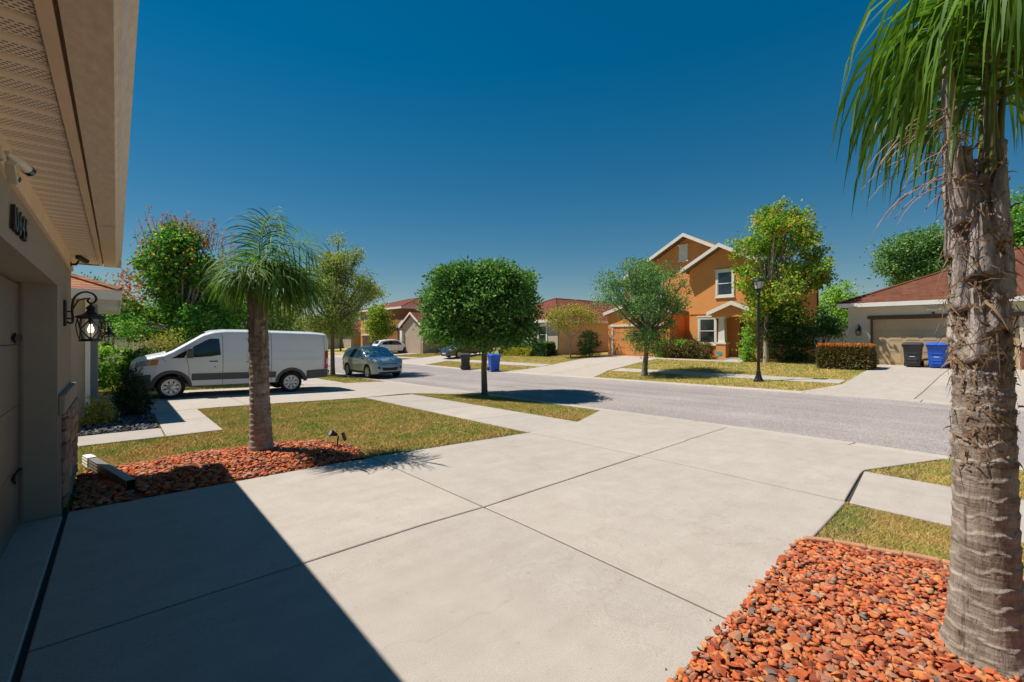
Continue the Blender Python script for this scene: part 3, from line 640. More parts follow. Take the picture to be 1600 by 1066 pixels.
for k in range(8): MB().obox((28.845, 15.59, 6.87+k*.11), (.05, .5, .02), Matrix.Rotation(R(35), 3, 'Y')).build('louver', M_white, v_)
MB().box(28.80, 28.85, 15.2, 15.98, 7.72, 7.82).build('vent_head', M_cream, v_); MB().box(28.80, 28.85, 15.22, 15.96, 6.66, 6.76).build('vent_sill', M_cream, v_)
window_x(oh, 27.9, 11.92, 12.82, 4.12, 5.55, frame=M_cream); window_x(oh, 27.9, 12.98, 13.95, 1.2, 2.72, frame=M_cream); window_x(oh, 28.9, 17.2, 18.1, 4.45, 5.75, frame=M_cream); window_x(oh, 28.9, 19.0, 19.8, 4.45, 5.75, frame=M_cream)
# porch
gwall('porch_gable', 27.15, 27.9, 11.62, 1.22, 2.78, 3.50, .42, M_or, oh); gable(oh, 27.15, 27.9, 11.62, 1.22, 3.66, .42, M_shB, M_cream, .22, .15, .1)
MB().box(28.88, 28.9, 10.9, 11.9, .32, 2.45).build('front_door', mat('brown door', (.10, .045, .025), .4, .1, 5), oh)
MB().box(27.2, 28.9, 10.42, 12.9, b0, .34).build('porch_floor', M_conc, oh)
MB().prism([(12.13, 1.26), (12.54, 1.26), (12.49, 2.72), (12.18, 2.72)], 'x', 27.32, 27.64).build('column', M_cream, oh); MB().box(27.22, 27.74, 12.02, 12.66, 1.16, 1.27).build('column_cap', M_cream, oh); MB().box(27.26, 27.70, 12.06, 12.62, b0, 1.16).build('column_base', M_or, oh); MB().box(27.2, 27.74, 12.05, 12.62, 2.70, 2.80).build('column_capital', M_cream, oh)
MB().lathe([(.13, 0), (.14, .012), (.10, .02)], 20, (27.235, 12.40, .62), 'x').build('round_plaque', mat('turquoise plaque', (.02, .38, .48), .4, .05, 6), oh)
# garage wing
gwall('wall', 26.9, 29, 17.9, 2.42, b0, 3.95, .30, M_or, oh); gable(oh, 26.9, 29.5, 17.9, 2.42, 4.10, .30, M_shB, M_cream, .25, .2)
gd2 = link('garage_door', None, oh); garage_door(gd2, 26.885, 15.85, 19.85, .25, 2.3, M_or2, -1)
tr = MB(); tr.box(26.85, 26.9, 19.85, 20.0, .2, 2.46); tr.box(26.82, 26.9, 15.6, 20.1, 2.30, 2.44); tr.build('door_trim', M_cream, oh)
# side wall window, down pipe
sw = MB().box(33.9, 34.7, 10.33, 10.4, 4.75, 5.6).build('window', M_cream, oh); MB().box(34.0, 34.6, 10.32, 10.33, 4.82, 5.52).build('pane', M_glass, sw)
MB().box(38.36, 38.46, 10.32, 10.40, .5, 5.6).build('downspout', mat('brown downspout', (.14, .08, .05), .5), oh)

# --- beige house with garage at the right
M_bg = stucco('pale beige stucco', (.58, .52, .43)); M_gd = mat('tan garage door', (.52, .375, .22), .55, .04, 3, bs=.04); M_brn = mat('brown trim', (.085, .045, .03), .6, .1, 5); M_shR = shingles('red brown shingles', (.15, .052, .03), (.19, .078, .046))
fh = house('beige_garage_house', 'beige house with tan garage door and red-brown hip roof behind the right palm', (30, 2, .3))
MB().box(27.5, 44, -5.2, 6.12, 2.46, 3.04).build('wall', M_bg, fh); MB().box(27.5, 44, 5.22, 6.12, .1, 2.46).build('wall', M_bg, fh); MB().box(27.5, 44, -5.2, .42, .1, 2.46).build('wall', M_bg, fh); MB().box(28.2, 44, .42, 5.22, .1, 2.46).build('wall', M_bg, fh)
hip(fh, 27.15, 44.3, -5.5, 6.45, 3.24, .45, M_shR, M_white, .20)
gd3 = link('garage_door', None, fh); garage_door(gd3, 27.66, .42, 5.22, .28, 2.44, M_gd, -1, 4, 8)
tr = MB(); tr.box(27.45, 27.5, .3, 5.34, 2.46, 2.62); tr.box(27.46, 27.66, 5.17, 5.221, .2, 2.459); tr.build('door_trim', M_brn, fh)
sv = MB().box(27.44, 27.5, -3, .40, .1, 1.2).build('brick_veneer', mat('brick mortar', (.3, .25, .22), .95), fh); random.seed(4)
M_brick = rockmat('red brick', [(0, (.22, .07, .045)), (.5, (.33, .12, .07)), (1, (.26, .13, .10))], .2)
for r_ in range(12):
    for k in range(4): MB().box(27.425, 27.45, .38-(k+1)*.22+(.1 if r_ % 2 else 0), .37-k*.22+(.1 if r_ % 2 else 0)-(.1 if r_ % 2 and k == 0 else 0), .22+r_*.08, .29+r_*.08).build('brick', M_brick, sv)
MB().box(27.40, 27.5, -3, .42, 1.2, 1.28).build('ledge', M_bg, fh)
fl_ = thing('floodlight', 'white twin-head floodlight above the tan garage door', 'light', (27.5, 2.98, 2.80))
MB().box(-.06, 0, -.09, .09, -.05, .08).build('base', M_wplast, fl_, bevel=.01)
for s_ in (-1, 1): MB().tube([(-.06, s_*.04, .02), (-.12, s_*.14, .05), (-.2, s_*.24, .03)], [.02, .04, .065], 12).build('lamp_head', M_white, fl_, smooth=50)
MB().lathe([(.05, -.10), (.045, -.16), (.0, -.18)], 12, (-.06, 0, .0)).build('sensor', M_black, fl_, smooth=50)
fl2 = lantern('small black wall lantern on the beige house left of its garage door', (27.5, 5.66, 1.98), False); fl2.rotation_euler = (0, 0, math.pi); fl2.scale = (1.0, 1.0, .9)

# --- beige house with red hip roof behind the bins
M_bd = stucco('tan stucco', (.52, .43, .34)); M_shD = shingles('red shingles', (.17, .045, .027), (.205, .07, .045))
dh = house('red_roof_house', 'beige single-storey house with red hip roof left of the orange house', (28, 28, .2))
MB().box(25.6, 46, 24.1, 33.6, -.1, 2.72).build('wall', M_bd, dh); hip(dh, 25.25, 46.4, 23.75, 33.95, 2.92, .42, M_shD, M_white, .22)
window_x(dh, 25.6, 25.3, 26.15, 1.05, 2.45); window_x(dh, 25.6, 29, 30.2, 1.05, 2.45)
MB().tube([(25.35, 24.0, 2.7), (25.5, 24.05, 2.5), (25.75, 24.06, 2.3), (25.75, 24.06, .1)], .05, 8).build('downspout', M_bd, dh)
vb = MB(); vb.lathe([(.05, 0), (.05, .35)], 10, (33, 27.2, 4.35)); vb.build('vent_pipe', M_brn, dh)
# --- brown two-storey house and its tan wing, far down the road
M_br = stucco('brown stucco', (.30, .12, .055)); M_tn = stucco('taupe wing stucco', (.40, .31, .24)); M_org2 = stucco('light orange stucco', (.55, .25, .085))
eh = house('brown_house', 'brown two-storey house with tan gabled wing far down the road', (32, 57, -.4))
MB().box(28.4, 39, 54.5, 68, -.6, 5.25).build('wall', M_br, eh); hip(eh, 27.9, 39.5, 54, 68.5, 5.5, .30, M_shD, M_white, .25); MB().box(28.3, 28.42, 61.5, 68, 2.6, 2.9).build('band', M_cream, eh); MB().box(28.32, 28.4, 62.0, 67.98, -.5, 5.24).build('wall', M_org2, eh)
window_x(eh, 28.3, 65.2, 66.4, 3.4, 5.0); window_x(eh, 28.3, 63, 64, 3.4, 5.0); MB().box(28.26, 28.32, 62.6, 67.2, -.4, 1.7).build('garage_door', M_brn, eh); MB().box(28.24, 28.32, 62.2, 67.6, 1.7, 1.95).build('door_trim', M_cream, eh)
gwall('wall', 27.0, 36, 51.6, 1.7, -.6, 3.35, .55, M_tn, eh); gable(eh, 27.0, 30, 51.6, 1.7, 3.55, .55, M_shD, M_cream, .3, .25)
gwall('wall', 26.2, 36, 48.0, 2.4, -.6, 4.2, .6, M_tn, eh); gable(eh, 26.2, 32, 48.0, 2.4, 4.42, .6, M_shD, M_cream, .35, .3)
window_x(eh, 27.0, 51.6, 52.5, .5, 2.1); MB().box(26.15, 26.2, 45.9, 48.6, -.4, 1.75).build('garage_door', M_tn, eh)
MB().box(25.9, 26.4, 50.0, 50.5, .7, 2.3).build('column', M_cream, eh); MB().box(25.85, 26.45, 49.93, 50.57, -.6, .7).build('column_base', M_brick, eh)
# --- two more houses at the far end
gh = house('tan_house', 'plain tan house behind the leafy street tree trunk', (31, 76, -.4)); MB().box(28, 38, 71, 84, -.7, 2.3).build('wall', stucco('grey tan stucco', (.38, .33, .26)), gh); hip(gh, 27.6, 38.4, 70.6, 84.4, 2.5, .35, M_shD, M_white); window_x(gh, 28, 79, 80.2, .4, 1.8)
wh = house('white_gable_house', 'small pale house with white gable peeking over the van', (22, 80, -.5)); gwall('wall', 21.5, 30, 78, 3.0, -.7, 3.2, .6, stucco('pale grey stucco', (.5, .48, .45)), wh); gable(wh, 21.5, 30, 78, 3.0, 3.45, .6, M_shB, M_white, .3)
# --- white vinyl fences
M_vinyl = mat('white vinyl', (.72, .73, .74), .45, .03, 3)
def fence(name, label, P, Q, z0, h, step=.15, post=2.4):
    P, Q = Vector((*P, 0)), Vector((*Q, 0)); L = (Q-P).length; d = (Q-P)/L; a = math.atan2(d.y, d.x); o = thing(name, label, 'fence', (P.x, P.y, z0), a); n = int(L/step)
    for i in range(n): MB().box(i*step+.004, (i+1)*step-.004, -.012, .012, .08, h-.1).build('board', M_vinyl, o)
    for i in range(int(L/post)+2):
        x = min(i*post, L); pm = MB(); pm.box(x-.06, x+.06, -.06, .06, 0, h+.03); pm.prism([(-.075, h+.03), (.075, h+.03), (0, h+.10)], 'x', x-.075, x+.075); pm.build('post', M_vinyl, o)
    r = MB(); r.box(0, L, -.025, .025, .03, .08); r.box(0, L, -.025, .025, h-.1, h); r.build('rail', M_vinyl, o); return o
fence('vinyl_fence', 'white vinyl fence beside the orange house', (37.6, 10.3), (37.6, 5.9), .5, 1.75)
fence('vinyl_fence', 'long pale vinyl fence behind the shrubs left of the van', (-6, 27.5), (6.2, 27.5), -.42, 2.0, .15)

# ------------------------------------------------------------------ vegetation
def unit(v): return v/np.maximum(np.linalg.norm(v, axis=-1, keepdims=True), 1e-9)
def leaf_mesh(name, P, D, L, W, r, lm, parent):
    n = len(P); D = unit(D); S_ = unit(np.cross(D, unit(r.normal(size=(n, 3))+np.array([0, 0, .6])))); l = (L*r.uniform(.65, 1.25, n))[:, None]; w_ = (W*r.uniform(.7, 1.2, n))[:, None]
    nn = np.cross(D, S_)*l*.08
    V = np.stack([P, P+D*l*.45+S_*w_*.5+nn, P+D*l, P+D*l*.45-S_*w_*.5+nn], 1).reshape(-1, 3); F = np.arange(4*n).reshape(-1, 4)
    return stuff(npmesh(name, V, F, lm, parent))
def cloud(blobs, n, cl, r, m=28, shell=.38, box=0):
    """leaf positions: clusters spread through each blob (a, b, z, ra, rb, rz, weight), denser towards its surface"""
    wt = np.array([b[6]*(b[3]*b[4]*b[5])**(2/3) for b in blobs]); wt = wt/wt.sum(); PP = []; OO = []; CC = []
    for b, q in zip(blobs, wt):
        k = max(3, int(n*q/m)); u = r.normal(size=(k, 3))
        if box: u = np.sign(u)*np.abs(unit(u))**(1/box); u = u/np.max(np.abs(u)**2, axis=1, keepdims=True)**.35 if box > 1 else u
        else: u = unit(u)
        c = u*(r.random((k, 1))**shell); c[:, 2] = np.where(c[:, 2] < -.75, c[:, 2]*.9, c[:, 2])
        cen = np.array(b[:3])+c*np.array(b[3:6]); CC.append(cen)
        sz = cl*r.uniform(.6, 1.4, (k, 1, 1)); mm = m; p = cen[:, None, :]+r.normal(size=(k, mm, 3))*sz*np.array([1, 1, .7]); PP.append(p.reshape(-1, 3))
        OO.append(np.repeat(u, mm, 0)+.0)
    P = np.concatenate(PP); O = np.concatenate(OO); return P, O, np.concatenate(CC)
def to_xy(p):   # (across, along, up) -> x, y, z offsets
    p = np.asarray(p, float); return p[..., :1]*RV+p[..., 1:2]*FV+np.concatenate([0*p[..., :1], 0*p[..., :1], p[..., 2:3]], -1)
def plant(name, label, cat, base, blobs, n, L, W, cl, lm, bm=None, trunk=None, limbs=True, m=28, shell=.38, seed=1, box=0, droop=.25, twigs=60, group=None, zoff=0):
    r = np.random.default_rng(seed); z0 = g1(*base)-.03+zoff; o = thing(name, label, cat, (base[0], base[1], z0), 0, group)
    P, O, CC = cloud(blobs, n, cl, r, m, shell, box); Dv = O*.9+r.normal(size=P.shape)*.8+np.array([0, 0, -droop]); P[:, 2] = np.maximum(P[:, 2], .02)
    leaf_mesh('crown' if cat == 'tree' else 'foliage', to_xy(P), to_xy(Dv), L, W, r, lm, o)
    if trunk:
        mb = MB(); pts = [to_xy(np.array(t[:3])) for t in trunk]; mb.tube(pts, [t[3] for t in trunk], 12)
        top = np.array(trunk[-1][:3]); rt = trunk[-1][3]
        if limbs:
            for b in blobs:
                c = np.array(b[:3]); s0 = top+(0, 0, r.uniform(-.25, 0)); mid = (s0+c)/2+np.array([r.normal(0, .12), r.normal(0, .12), -.1]); mb.tube([to_xy(s0), to_xy(mid), to_xy(c)], [rt*.75, rt*.5, rt*.22], 7, cap=False)
                near = CC[np.argsort(((CC-c)**2).sum(1)/np.array([b[3]]).max()**2)]
                kk = max(2, int(twigs/len(blobs)))
                for q in near[r.permutation(min(len(near), kk*4))[:kk]]:
                    q = np.maximum(q, (-99, -99, .05)); md = (c*.55+q*.45)+r.normal(0, .06, 3); mb.tube([to_xy(c*.75+mid*.25), to_xy(md), to_xy(q)], [rt*.22, rt*.14, rt*.06], 5, cap=False)
        mb.build('trunk', bm or M_bark, o, smooth=60)
    return o
def canopy(prof, n, seed, rad=(.42, .78), depth=.8):
    """many small leaf masses inside an outline given as (height, left, right)"""
    r = np.random.default_rng(seed); z = np.array([p[0] for p in prof]); L_ = np.array([p[1] for p in prof]); R2 = np.array([p[2] for p in prof]); o = np.argsort(z); z, L_, R2 = z[o], L_[o], R2[o]; B = []
    zz = np.linspace(z[0], z[-1], 200); wd = np.interp(zz, z, R2)-np.interp(zz, z, L_); pr = wd/wd.sum()
    while len(B) < n:
        q = r.choice(zz, p=pr); a0, a1 = np.interp(q, z, L_), np.interp(q, z, R2); h = (a1-a0)/2; k = min(r.uniform(*rad), max(.3, h*.8)); u = r.uniform(-1, 1); a = (a0+a1)/2+u*max(.02, h-k*.75); b = r.uniform(-1, 1)*h*depth*math.sqrt(max(.05, 1-u*u*.8))
        if any((a-c[0])**2+(b-c[1])**2+(q-c[2])**2 < (.55*k)**2 for c in B): continue
        B.append((a, b, q, k, k, k*.78, 1))
    return B
LM_top = leafmat('topiary leaves', [(0, (0.054, 0.123, 0.035)), (.5, (0.099, 0.227, 0.049)), (.85, (0.184, 0.357, 0.073)), (1, (0.344, 0.517, 0.148))], .28, .6, .2)
LM_oak = leafmat('oak leaves', [(0, (0.062, 0.135, 0.044)), (.5, (0.123, 0.259, 0.073)), (.85, (0.233, 0.393, 0.123)), (1, (0.418, 0.540, 0.196))], .42)
LM_ash = leafmat('street tree leaves', [(0, (0.123, 0.184, 0.049)), (.5, (0.233, 0.332, 0.073)), (.85, (0.393, 0.443, 0.123)), (1, (0.639, 0.492, 0.196))], .42)
LM_map = leafmat('maple leaves', [(0, (0.085, 0.196, 0.030)), (.5, (0.184, 0.344, 0.044)), (.85, (0.368, 0.492, 0.073)), (1, (0.738, 0.590, 0.099))], .42, patch=([(0, (0.393, 0.321, 0.049)), (.4, (0.983, 0.540, 0.073)), (.75, (1.180, 0.321, 0.073)), (1, (0.983, 0.148, 0.123))], .56, .82), pscale=1.5)
LM_mapl = leafmat('dark maple leaves', [(0, (0.049, 0.148, 0.030)), (.5, (0.111, 0.295, 0.049)), (.85, (0.221, 0.418, 0.073)), (1, (0.492, 0.540, 0.099))], .42)
LM_red = leafmat('red maple tips', [(0, (.30, .07, .06)), (.3, (.46, .11, .08)), (.55, (.50, .22, .05)), (.8, (.30, .22, .04)), (1, (.12, .16, .03))], .45)
LM_dark = leafmat('dark shrub leaves', [(0, (0.023, 0.056, 0.020)), (.6, (0.052, 0.113, 0.030)), (1, (0.113, 0.209, 0.056))], .15)
LM_con = leafmat('conifer leaves', [(0, (0.012, 0.028, 0.012)), (.6, (0.028, 0.054, 0.022)), (1, (0.062, 0.101, 0.039))], .1)
LM_lime = leafmat('bright shrub leaves', [(0, (0.121, 0.263, 0.040)), (.5, (0.242, 0.443, 0.060)), (1, (0.484, 0.685, 0.121))], .42)
LM_crape = leafmat('crape myrtle leaves', [(0, (0.161, 0.202, 0.040)), (.5, (0.322, 0.363, 0.070)), (.85, (0.545, 0.443, 0.101)), (1, (0.725, 0.363, 0.121))], .42)
LM_yel = leafmat('yellow green leaves', [(0, (0.186, 0.248, 0.031)), (.5, (0.403, 0.434, 0.062)), (1, (0.651, 0.527, 0.093))], .3)
LM_hedge = leafmat('hedge leaves', [(0, (0.078, 0.078, 0.031)), (.4, (0.139, 0.124, 0.039)), (.7, (0.248, 0.139, 0.046)), (1, (0.186, 0.232, 0.062))], .2)
LM_hedr = leafmat('red hedge tips', [(0, (0.434, 0.124, 0.046)), (.5, (0.651, 0.232, 0.062)), (1, (0.403, 0.310, 0.062))], .25)
LM_back = leafmat('far tree leaves', [(0, (0.073, 0.123, 0.030)), (.5, (0.148, 0.233, 0.049)), (1, (0.321, 0.368, 0.099))], .42)

# street trees
plant('clipped_tree', 'dense clipped tree with boxy round crown on the road verge', 'tree', (9.9, 12.88), [(-.1, 0, 3.15, 1.65, 1.65, 1.32, 1), (.75, .1, 3.1, .95, 1.3, 1.25, .5), (-1.2, -.2, 2.9, .86, 1.2, 1.0, .45), (.1, -.6, 3.25, 1.3, 1.1, 1.15, .3), (-.2, 0, 4.05, 1.1, 1.1, .45, .4)]+[(q*.93, p*.93, z_*.96, k_*.9, k_*.9, k_*.9, .5) for q, p, z_, k_ in ((-1.7, -.5, 3.4, .45), (-1.2, -.9, 4.05, .45), (-.4, -1.2, 4.35, .4), (.5, -1.0, 4.3, .5), (1.3, -.8, 4.0, .5), (1.75, -.3, 3.2, .4), (1.5, -.8, 2.3, .45), (.4, -1.5, 2.2, .5), (-.7, -1.4, 2.3, .45), (-1.6, -.6, 2.4, .45), (0, -1.7, 3.2, .5), (.9, -1.5, 3.3, .45), (-.9, -1.5, 3.3, .45))], 50000, .125, .07, .13, LM_top, None, [(0, 0, 0, .15), (.0, 0, .12, .115), (-.02, 0, .9, .10), (0, 0, 1.9, .095)], seed=2, m=22, shell=.16, droop=.1, box=1.25)
plant('small_oak', 'small spreading oak on the verge in front of the orange house', 'tree', (19.85, 12.78), canopy([(5.55, -.9, 1.2), (5.1, -1.9, 2.0), (4.65, -2.6, 2.5), (3.7, -2.4, 2.3), (2.75, -1.65, 2.0), (1.9, -1.3, 1.6), (1.5, -.8, 1.2)], 46, 3), 30000, 0.095, 0.05, 0.14, LM_oak, None, [(0, 0, 0, .17), (.03, 0, .5, .125), (.13, 0, 1.5, .105), (.18, 0, 2.2, .085)], seed=3)
plant('maple_tree', 'tall maple with yellow and orange leaf patches in front of the orange house', 'tree', (26.5, 9.55), canopy([(8.6, .3, 1.2), (7.9, -.6, 1.9), (6.8, -1.6, 2.5), (5.8, -1.9, 2.9), (4.7, -1.8, 3.4), (3.7, -1.6, 3.3), (2.7, -1.1, 2.3), (2.1, -.6, 1.4)], 64, 4, (.4, .72)), 24000, 0.14, 0.12, 0.16, LM_map, M_pale, [(0, 0, 0, .16), (0, 0, 1.0, .12), (.02, 0, 2.6, .11), (.15, 0, 3.2, .08)], seed=4, m=20, shell=.5)
plant('street_tree', 'tall airy street tree beside the parked silver car', 'tree', (9.6, 27.12), canopy([(8.0, -.1, .6), (7.0, -1.0, 2.1), (5.85, -1.8, 3.1), (4.7, -2.3, 2.9), (3.6, -2.5, 1.9), (2.7, -1.6, 1.0)], 58, 5, (.4, .72)), 24000, 0.15, 0.06, 0.19, LM_ash, None, [(0, 0, 0, .16), (0, 0, .4, .125), (-.02, 0, 1.8, .11), (.0, 0, 3.0, .09)], seed=5, droop=.5, m=20, shell=.5)
# maple behind the van, with red tips
mp = plant('maple_tree', 'broad green maple with red and orange tips behind the white van', 'tree', (2.1, 23.6), canopy([(6.3, -.7, .3), (5.8, -1.2, 1.3), (5.0, -1.5, 1.6), (4.3, -1.8, 1.8), (3.6, -2.2, 2.1), (2.9, -2.5, 2.7), (2.2, -2.3, 2.7), (1.8, -1.8, 2.2)], 74, 6, (.4, .72)), 42000, 0.12, 0.105, 0.15, LM_mapl, M_pale, [(0, 0, 0, .16), (0, 0, 1.5, .12), (.05, 0, 2.4, .09)], seed=6, m=20)
r_ = np.random.default_rng(61); tips = []; tb = MB()
for a0, b0_, z0, k in ((-.6, 0, 5.9, 32), (.0, 0, 6.0, 20), (.8, 0, 5.6, 20), (-1.2, 0, 5.2, 14), (1.4, 0, 5.0, 10), (-1.8, 0, 4.1, 10), (-2.2, 0, 3.4, 9)):
    for _ in range(k):
        s0 = np.array([a0, b0_, z0])+r_.normal(0, .28, 3)*(1, 1, .5); e = s0+np.array([r_.normal(0, .16), r_.normal(0, .2), r_.uniform(.4, 1.25)*(1 if z0 > 4.5 else .5)])
        if a0 < -1.5: e += (-.4, 0, 0)
        tb.tube([to_xy(s0), to_xy((s0+e)/2+r_.normal(0, .03, 3)), to_xy(e)], [.014, .01, .004], 4, cap=False)
        for _k in range(18): tips.append(s0+(e-s0)*r_.uniform(.25, 1.02)+r_.normal(0, .055, 3))
stuff(tb.build('twigs', M_pale, mp)); tips = np.array(tips); leaf_mesh('red_tips', to_xy(tips), r_.normal(size=tips.shape)+(0, 0, .2), .085, .075, r_, LM_red, mp)
tip2 = np.concatenate([to_xy(np.array([-1.75, -.75, 3.75])+r_.normal(size=(420, 3))*(.5, .35, .4)), to_xy(np.array([.2, -1.0, 5.0])+r_.normal(size=(200, 3))*(.9, .3, .6))]); leaf_mesh('orange_leaves', tip2, r_.normal(size=tip2.shape), .11, .10, r_, LM_red, mp)
plant('crape_myrtle', 'thin yellow-green crape myrtle in front of the tan side wall', 'tree', (24.6, 21.9), [(-.9, 0, 3.0, 1.1, .9, .6, 1), (.4, 0, 3.3, 1.2, 1, .6, 1), (1.4, 0, 2.9, .8, .9, .6, .7), (-.3, 0, 2.3, 1.2, 1, .45, .6)], 5200, .12, .07, .22, LM_crape, M_pale, [(0, 0, 0, .06), (-.05, 0, .7, .05), (0, 0, 1.4, .045)], seed=7, m=14, shell=.6)
plant('round_shrub', 'dark green shrub at the left end of the orange garage', 'shrub', (25.3, 20.75), [(0, 0, .9, .85, .8, .95, 1)], 4200, .10, .06, .1, LM_dark, None, [(0, 0, 0, .05), (0, 0, .4, .04)], seed=8)
plant('tall_shrub', 'tall dark shrub behind the maple trunk by the porch', 'shrub', (27.0, 8.9), [(.2, 0, 1.35, 1.15, .9, 1.35, 1), (.9, 0, 1.1, .8, .8, 1.0, .8), (-.4, 0, 1.9, .7, .7, .8, .6), (.5, 0, 2.5, .9, .7, .5, .5)], 9000, .12, .07, .13, LM_dark, None, [(0, 0, 0, .06), (.1, 0, .7, .05)], seed=9)
plant('bright_shrub', 'bright green shrub against the porch of the orange house', 'shrub', (26.6, 10.55), [(0, 0, .7, .45, .5, .75, 1), (.1, 0, 1.5, .35, .4, .7, .8)], 3200, .10, .06, .09, LM_lime, None, [(0, 0, 0, .04), (0, 0, .5, .03)], seed=10)
plant('lime_tree', 'bright green young tree left of the clipped tree, far side', 'tree', (25.5, 41.5), [(0, 0, 3.0, 1.3, 1.2, 1.0, 1), (-.8, 0, 2.4, .8, .8, .7, .7), (.8, 0, 2.2, .9, .9, .7, .7)], 5200, .15, .10, .2, LM_lime, None, [(0, 0, 0, .09), (.2, 0, .9, .07), (.1, 0, 1.8, .05)], seed=11)
plant('round_shrub', 'dark round shrubs in front of the tan wing', 'shrub', (26.3, 38.8), [(-1.0, 0, .9, 1.1, 1, .95, 1), (.7, 0, 1.0, 1.3, 1, 1.1, 1), (1.8, 0, 1.4, 1.1, 1, 1.3, 1)], 6000, .13, .08, .13, LM_dark, None, [(0, 0, 0, .05), (0, 0, .4, .04)], seed=12)
plant('small_maple', 'small orange-tipped maple in front of the brown house', 'tree', (25.0, 54.5), [(0, 0, 4.6, 1.2, 1.2, 1.3, 1), (-.7, 0, 3.4, 1.3, 1.2, 1.0, 1), (.8, 0, 3.3, 1.3, 1.2, 1.0, 1), (0, 0, 2.3, 1.5, 1.2, .8, .8), (.1, 0, 5.6, .6, .6, .7, .6)], 7000, .22, .17, .25, LM_map, None, [(0, 0, 0, .12), (0, 0, 1.2, .1), (0, 0, 2, .07)], seed=13)
plant('far_tree', 'dark tree standing behind the street tree and the parked car', 'tree', (24.5, 66), [(0, 0, 3.8, 2.2, 2, 1.7, 1), (-1.8, 0, 3.0, 1.6, 1.5, 1.3, .8), (1.2, 0, 5.2, 1.2, 1.2, 1.0, .7)], 6500, .28, .16, .35, LM_oak, None, [(0, 0, 0, .14), (0, 0, 2.2, .1)], seed=14)
plant('fence_tree', 'small broad-leaved tree beside the white fence and beige house', 'tree', (30.2, 8.0), [(0, 0, 1.9, 1.0, .9, .6, 1), (.8, 0, 1.7, .8, .7, .5, .8), (-.6, 0, 1.5, .7, .7, .4, .7), (.3, 0, 2.5, .6, .6, .4, .5)], 2600, .16, .09, .16, LM_oak, M_bark, [(0, 0, 0, .06), (.1, 0, .9, .05)], seed=15, m=14)
plant('back_tree', 'leafy tree behind the fence at the back of the orange house', 'tree', (42, 10.3), [(0, 0, 3.2, 1.3, 1.3, 1.3, 1), (.6, 0, 4.4, .9, 1, .9, .8), (-.3, 0, 1.8, 1.2, 1.2, 1, .8)], 5200, .2, .12, .25, LM_lime, None, [(0, 0, 0, .1), (0, 0, 1.8, .07)], seed=16)
plant('big_oak', 'large dark oak rising behind the roof of the beige house', 'tree', (50, 7.0), [(-.6, 0, 8.2, 1.5, 1.6, 1.1, 1), (1.6, 0, 9.0, 1.6, 1.8, 1.2, 1), (-1.7, 0, 7.0, .9, 1.0, .7, .7), (3.2, 0, 8.2, 1.6, 1.8, 1.3, 1), (.8, 0, 6.4, 2.2, 2.0, 1.2, 1)], 15000, .26, .13, .32, LM_oak, None, [(0, 0, 0, .3), (0, 0, 3.0, .22), (0, 0, 5, .16)], seed=17, m=20)
plant('big_oak', 'dense bright tree above the beige roof at the far right edge', 'tree', (46, .2), [(0, 0, 8.8, 2.5, 2.2, 2.0, 1), (-1.0, 0, 7.0, 2, 2, 1.6, 1), (1.8, 0, 7.2, 2.2, 2, 1.7, 1)], 11000, .26, .14, .3, LM_mapl, None, [(0, 0, 0, .3), (0, 0, 3.0, .22), (0, 0, 5.5, .16)], seed=18, m=20)
# dark mass of trees behind the van
for i, (x, y, s, lb) in enumerate([(8.5, 38, 1.0, 'olive tree between the garage palm and the street tree'), (4.6, 32, .95, 'dark leafy tree behind the van roof, right of the maple'), (-1.2, 31, .9, 'olive tree behind the pale fence at left'), (14.0, 60, 1.25, 'distant olive tree over the rear of the van'), (6.8, 47, 1.1, 'tall dim tree behind the van roof, under the palm fronds')]):
    plant('back_tree', lb, 'tree', (x, y), [(0, 0, 3.9*s, 1.9*s, 1.8*s, 1.5*s, 1), (-1.6*s, 0, 3.0*s, 1.4*s, 1.4*s, 1.2*s, .8), (1.6*s, 0, 3.0*s, 1.5*s, 1.4*s, 1.2*s, .8), (0, -.5, 1.9*s, 2.0*s, 1.6*s, 1.0*s, .8)], 8500, .19*s, .11*s, .25, LM_back if i != 1 else LM_dark, None, [(0, 0, 0, .14), (0, 0, 1.5*s, .11), (0, 0, 2.4*s, .08)], seed=30+i, m=18)
for i, (x, y, s) in enumerate([(40, 48, 1.4), (36, 95, 1.6), (16, 100, 1.6), (5, 70, 1.4), (-6, 45, 1.3), (55, 26, 1.2), (60, 14, 1.1)]):
    plant('distant_tree', 'distant green tree on the skyline '+['behind the clipped tree', 'beyond the tan house', 'at the far end of the road', 'far behind the maple', 'far behind the neighbour house', 'behind the red roof', 'beyond the white fence'][i], 'tree', (x, y), [(0, 0, 2.9*s, 2.6*s, 2*s, 1.3*s, 1), (-2*s, 0, 2.2*s, 1.7*s, 1.5*s, 1.1*s, .8), (2.2*s, 0, 2.2*s, 1.8*s, 1.5*s, 1.1*s, .8)], 4200, .34, .22, .4, LM_back, None, [(0, 0, 0, .15), (0, 0, 1.8*s, .1)], seed=50+i, m=16)
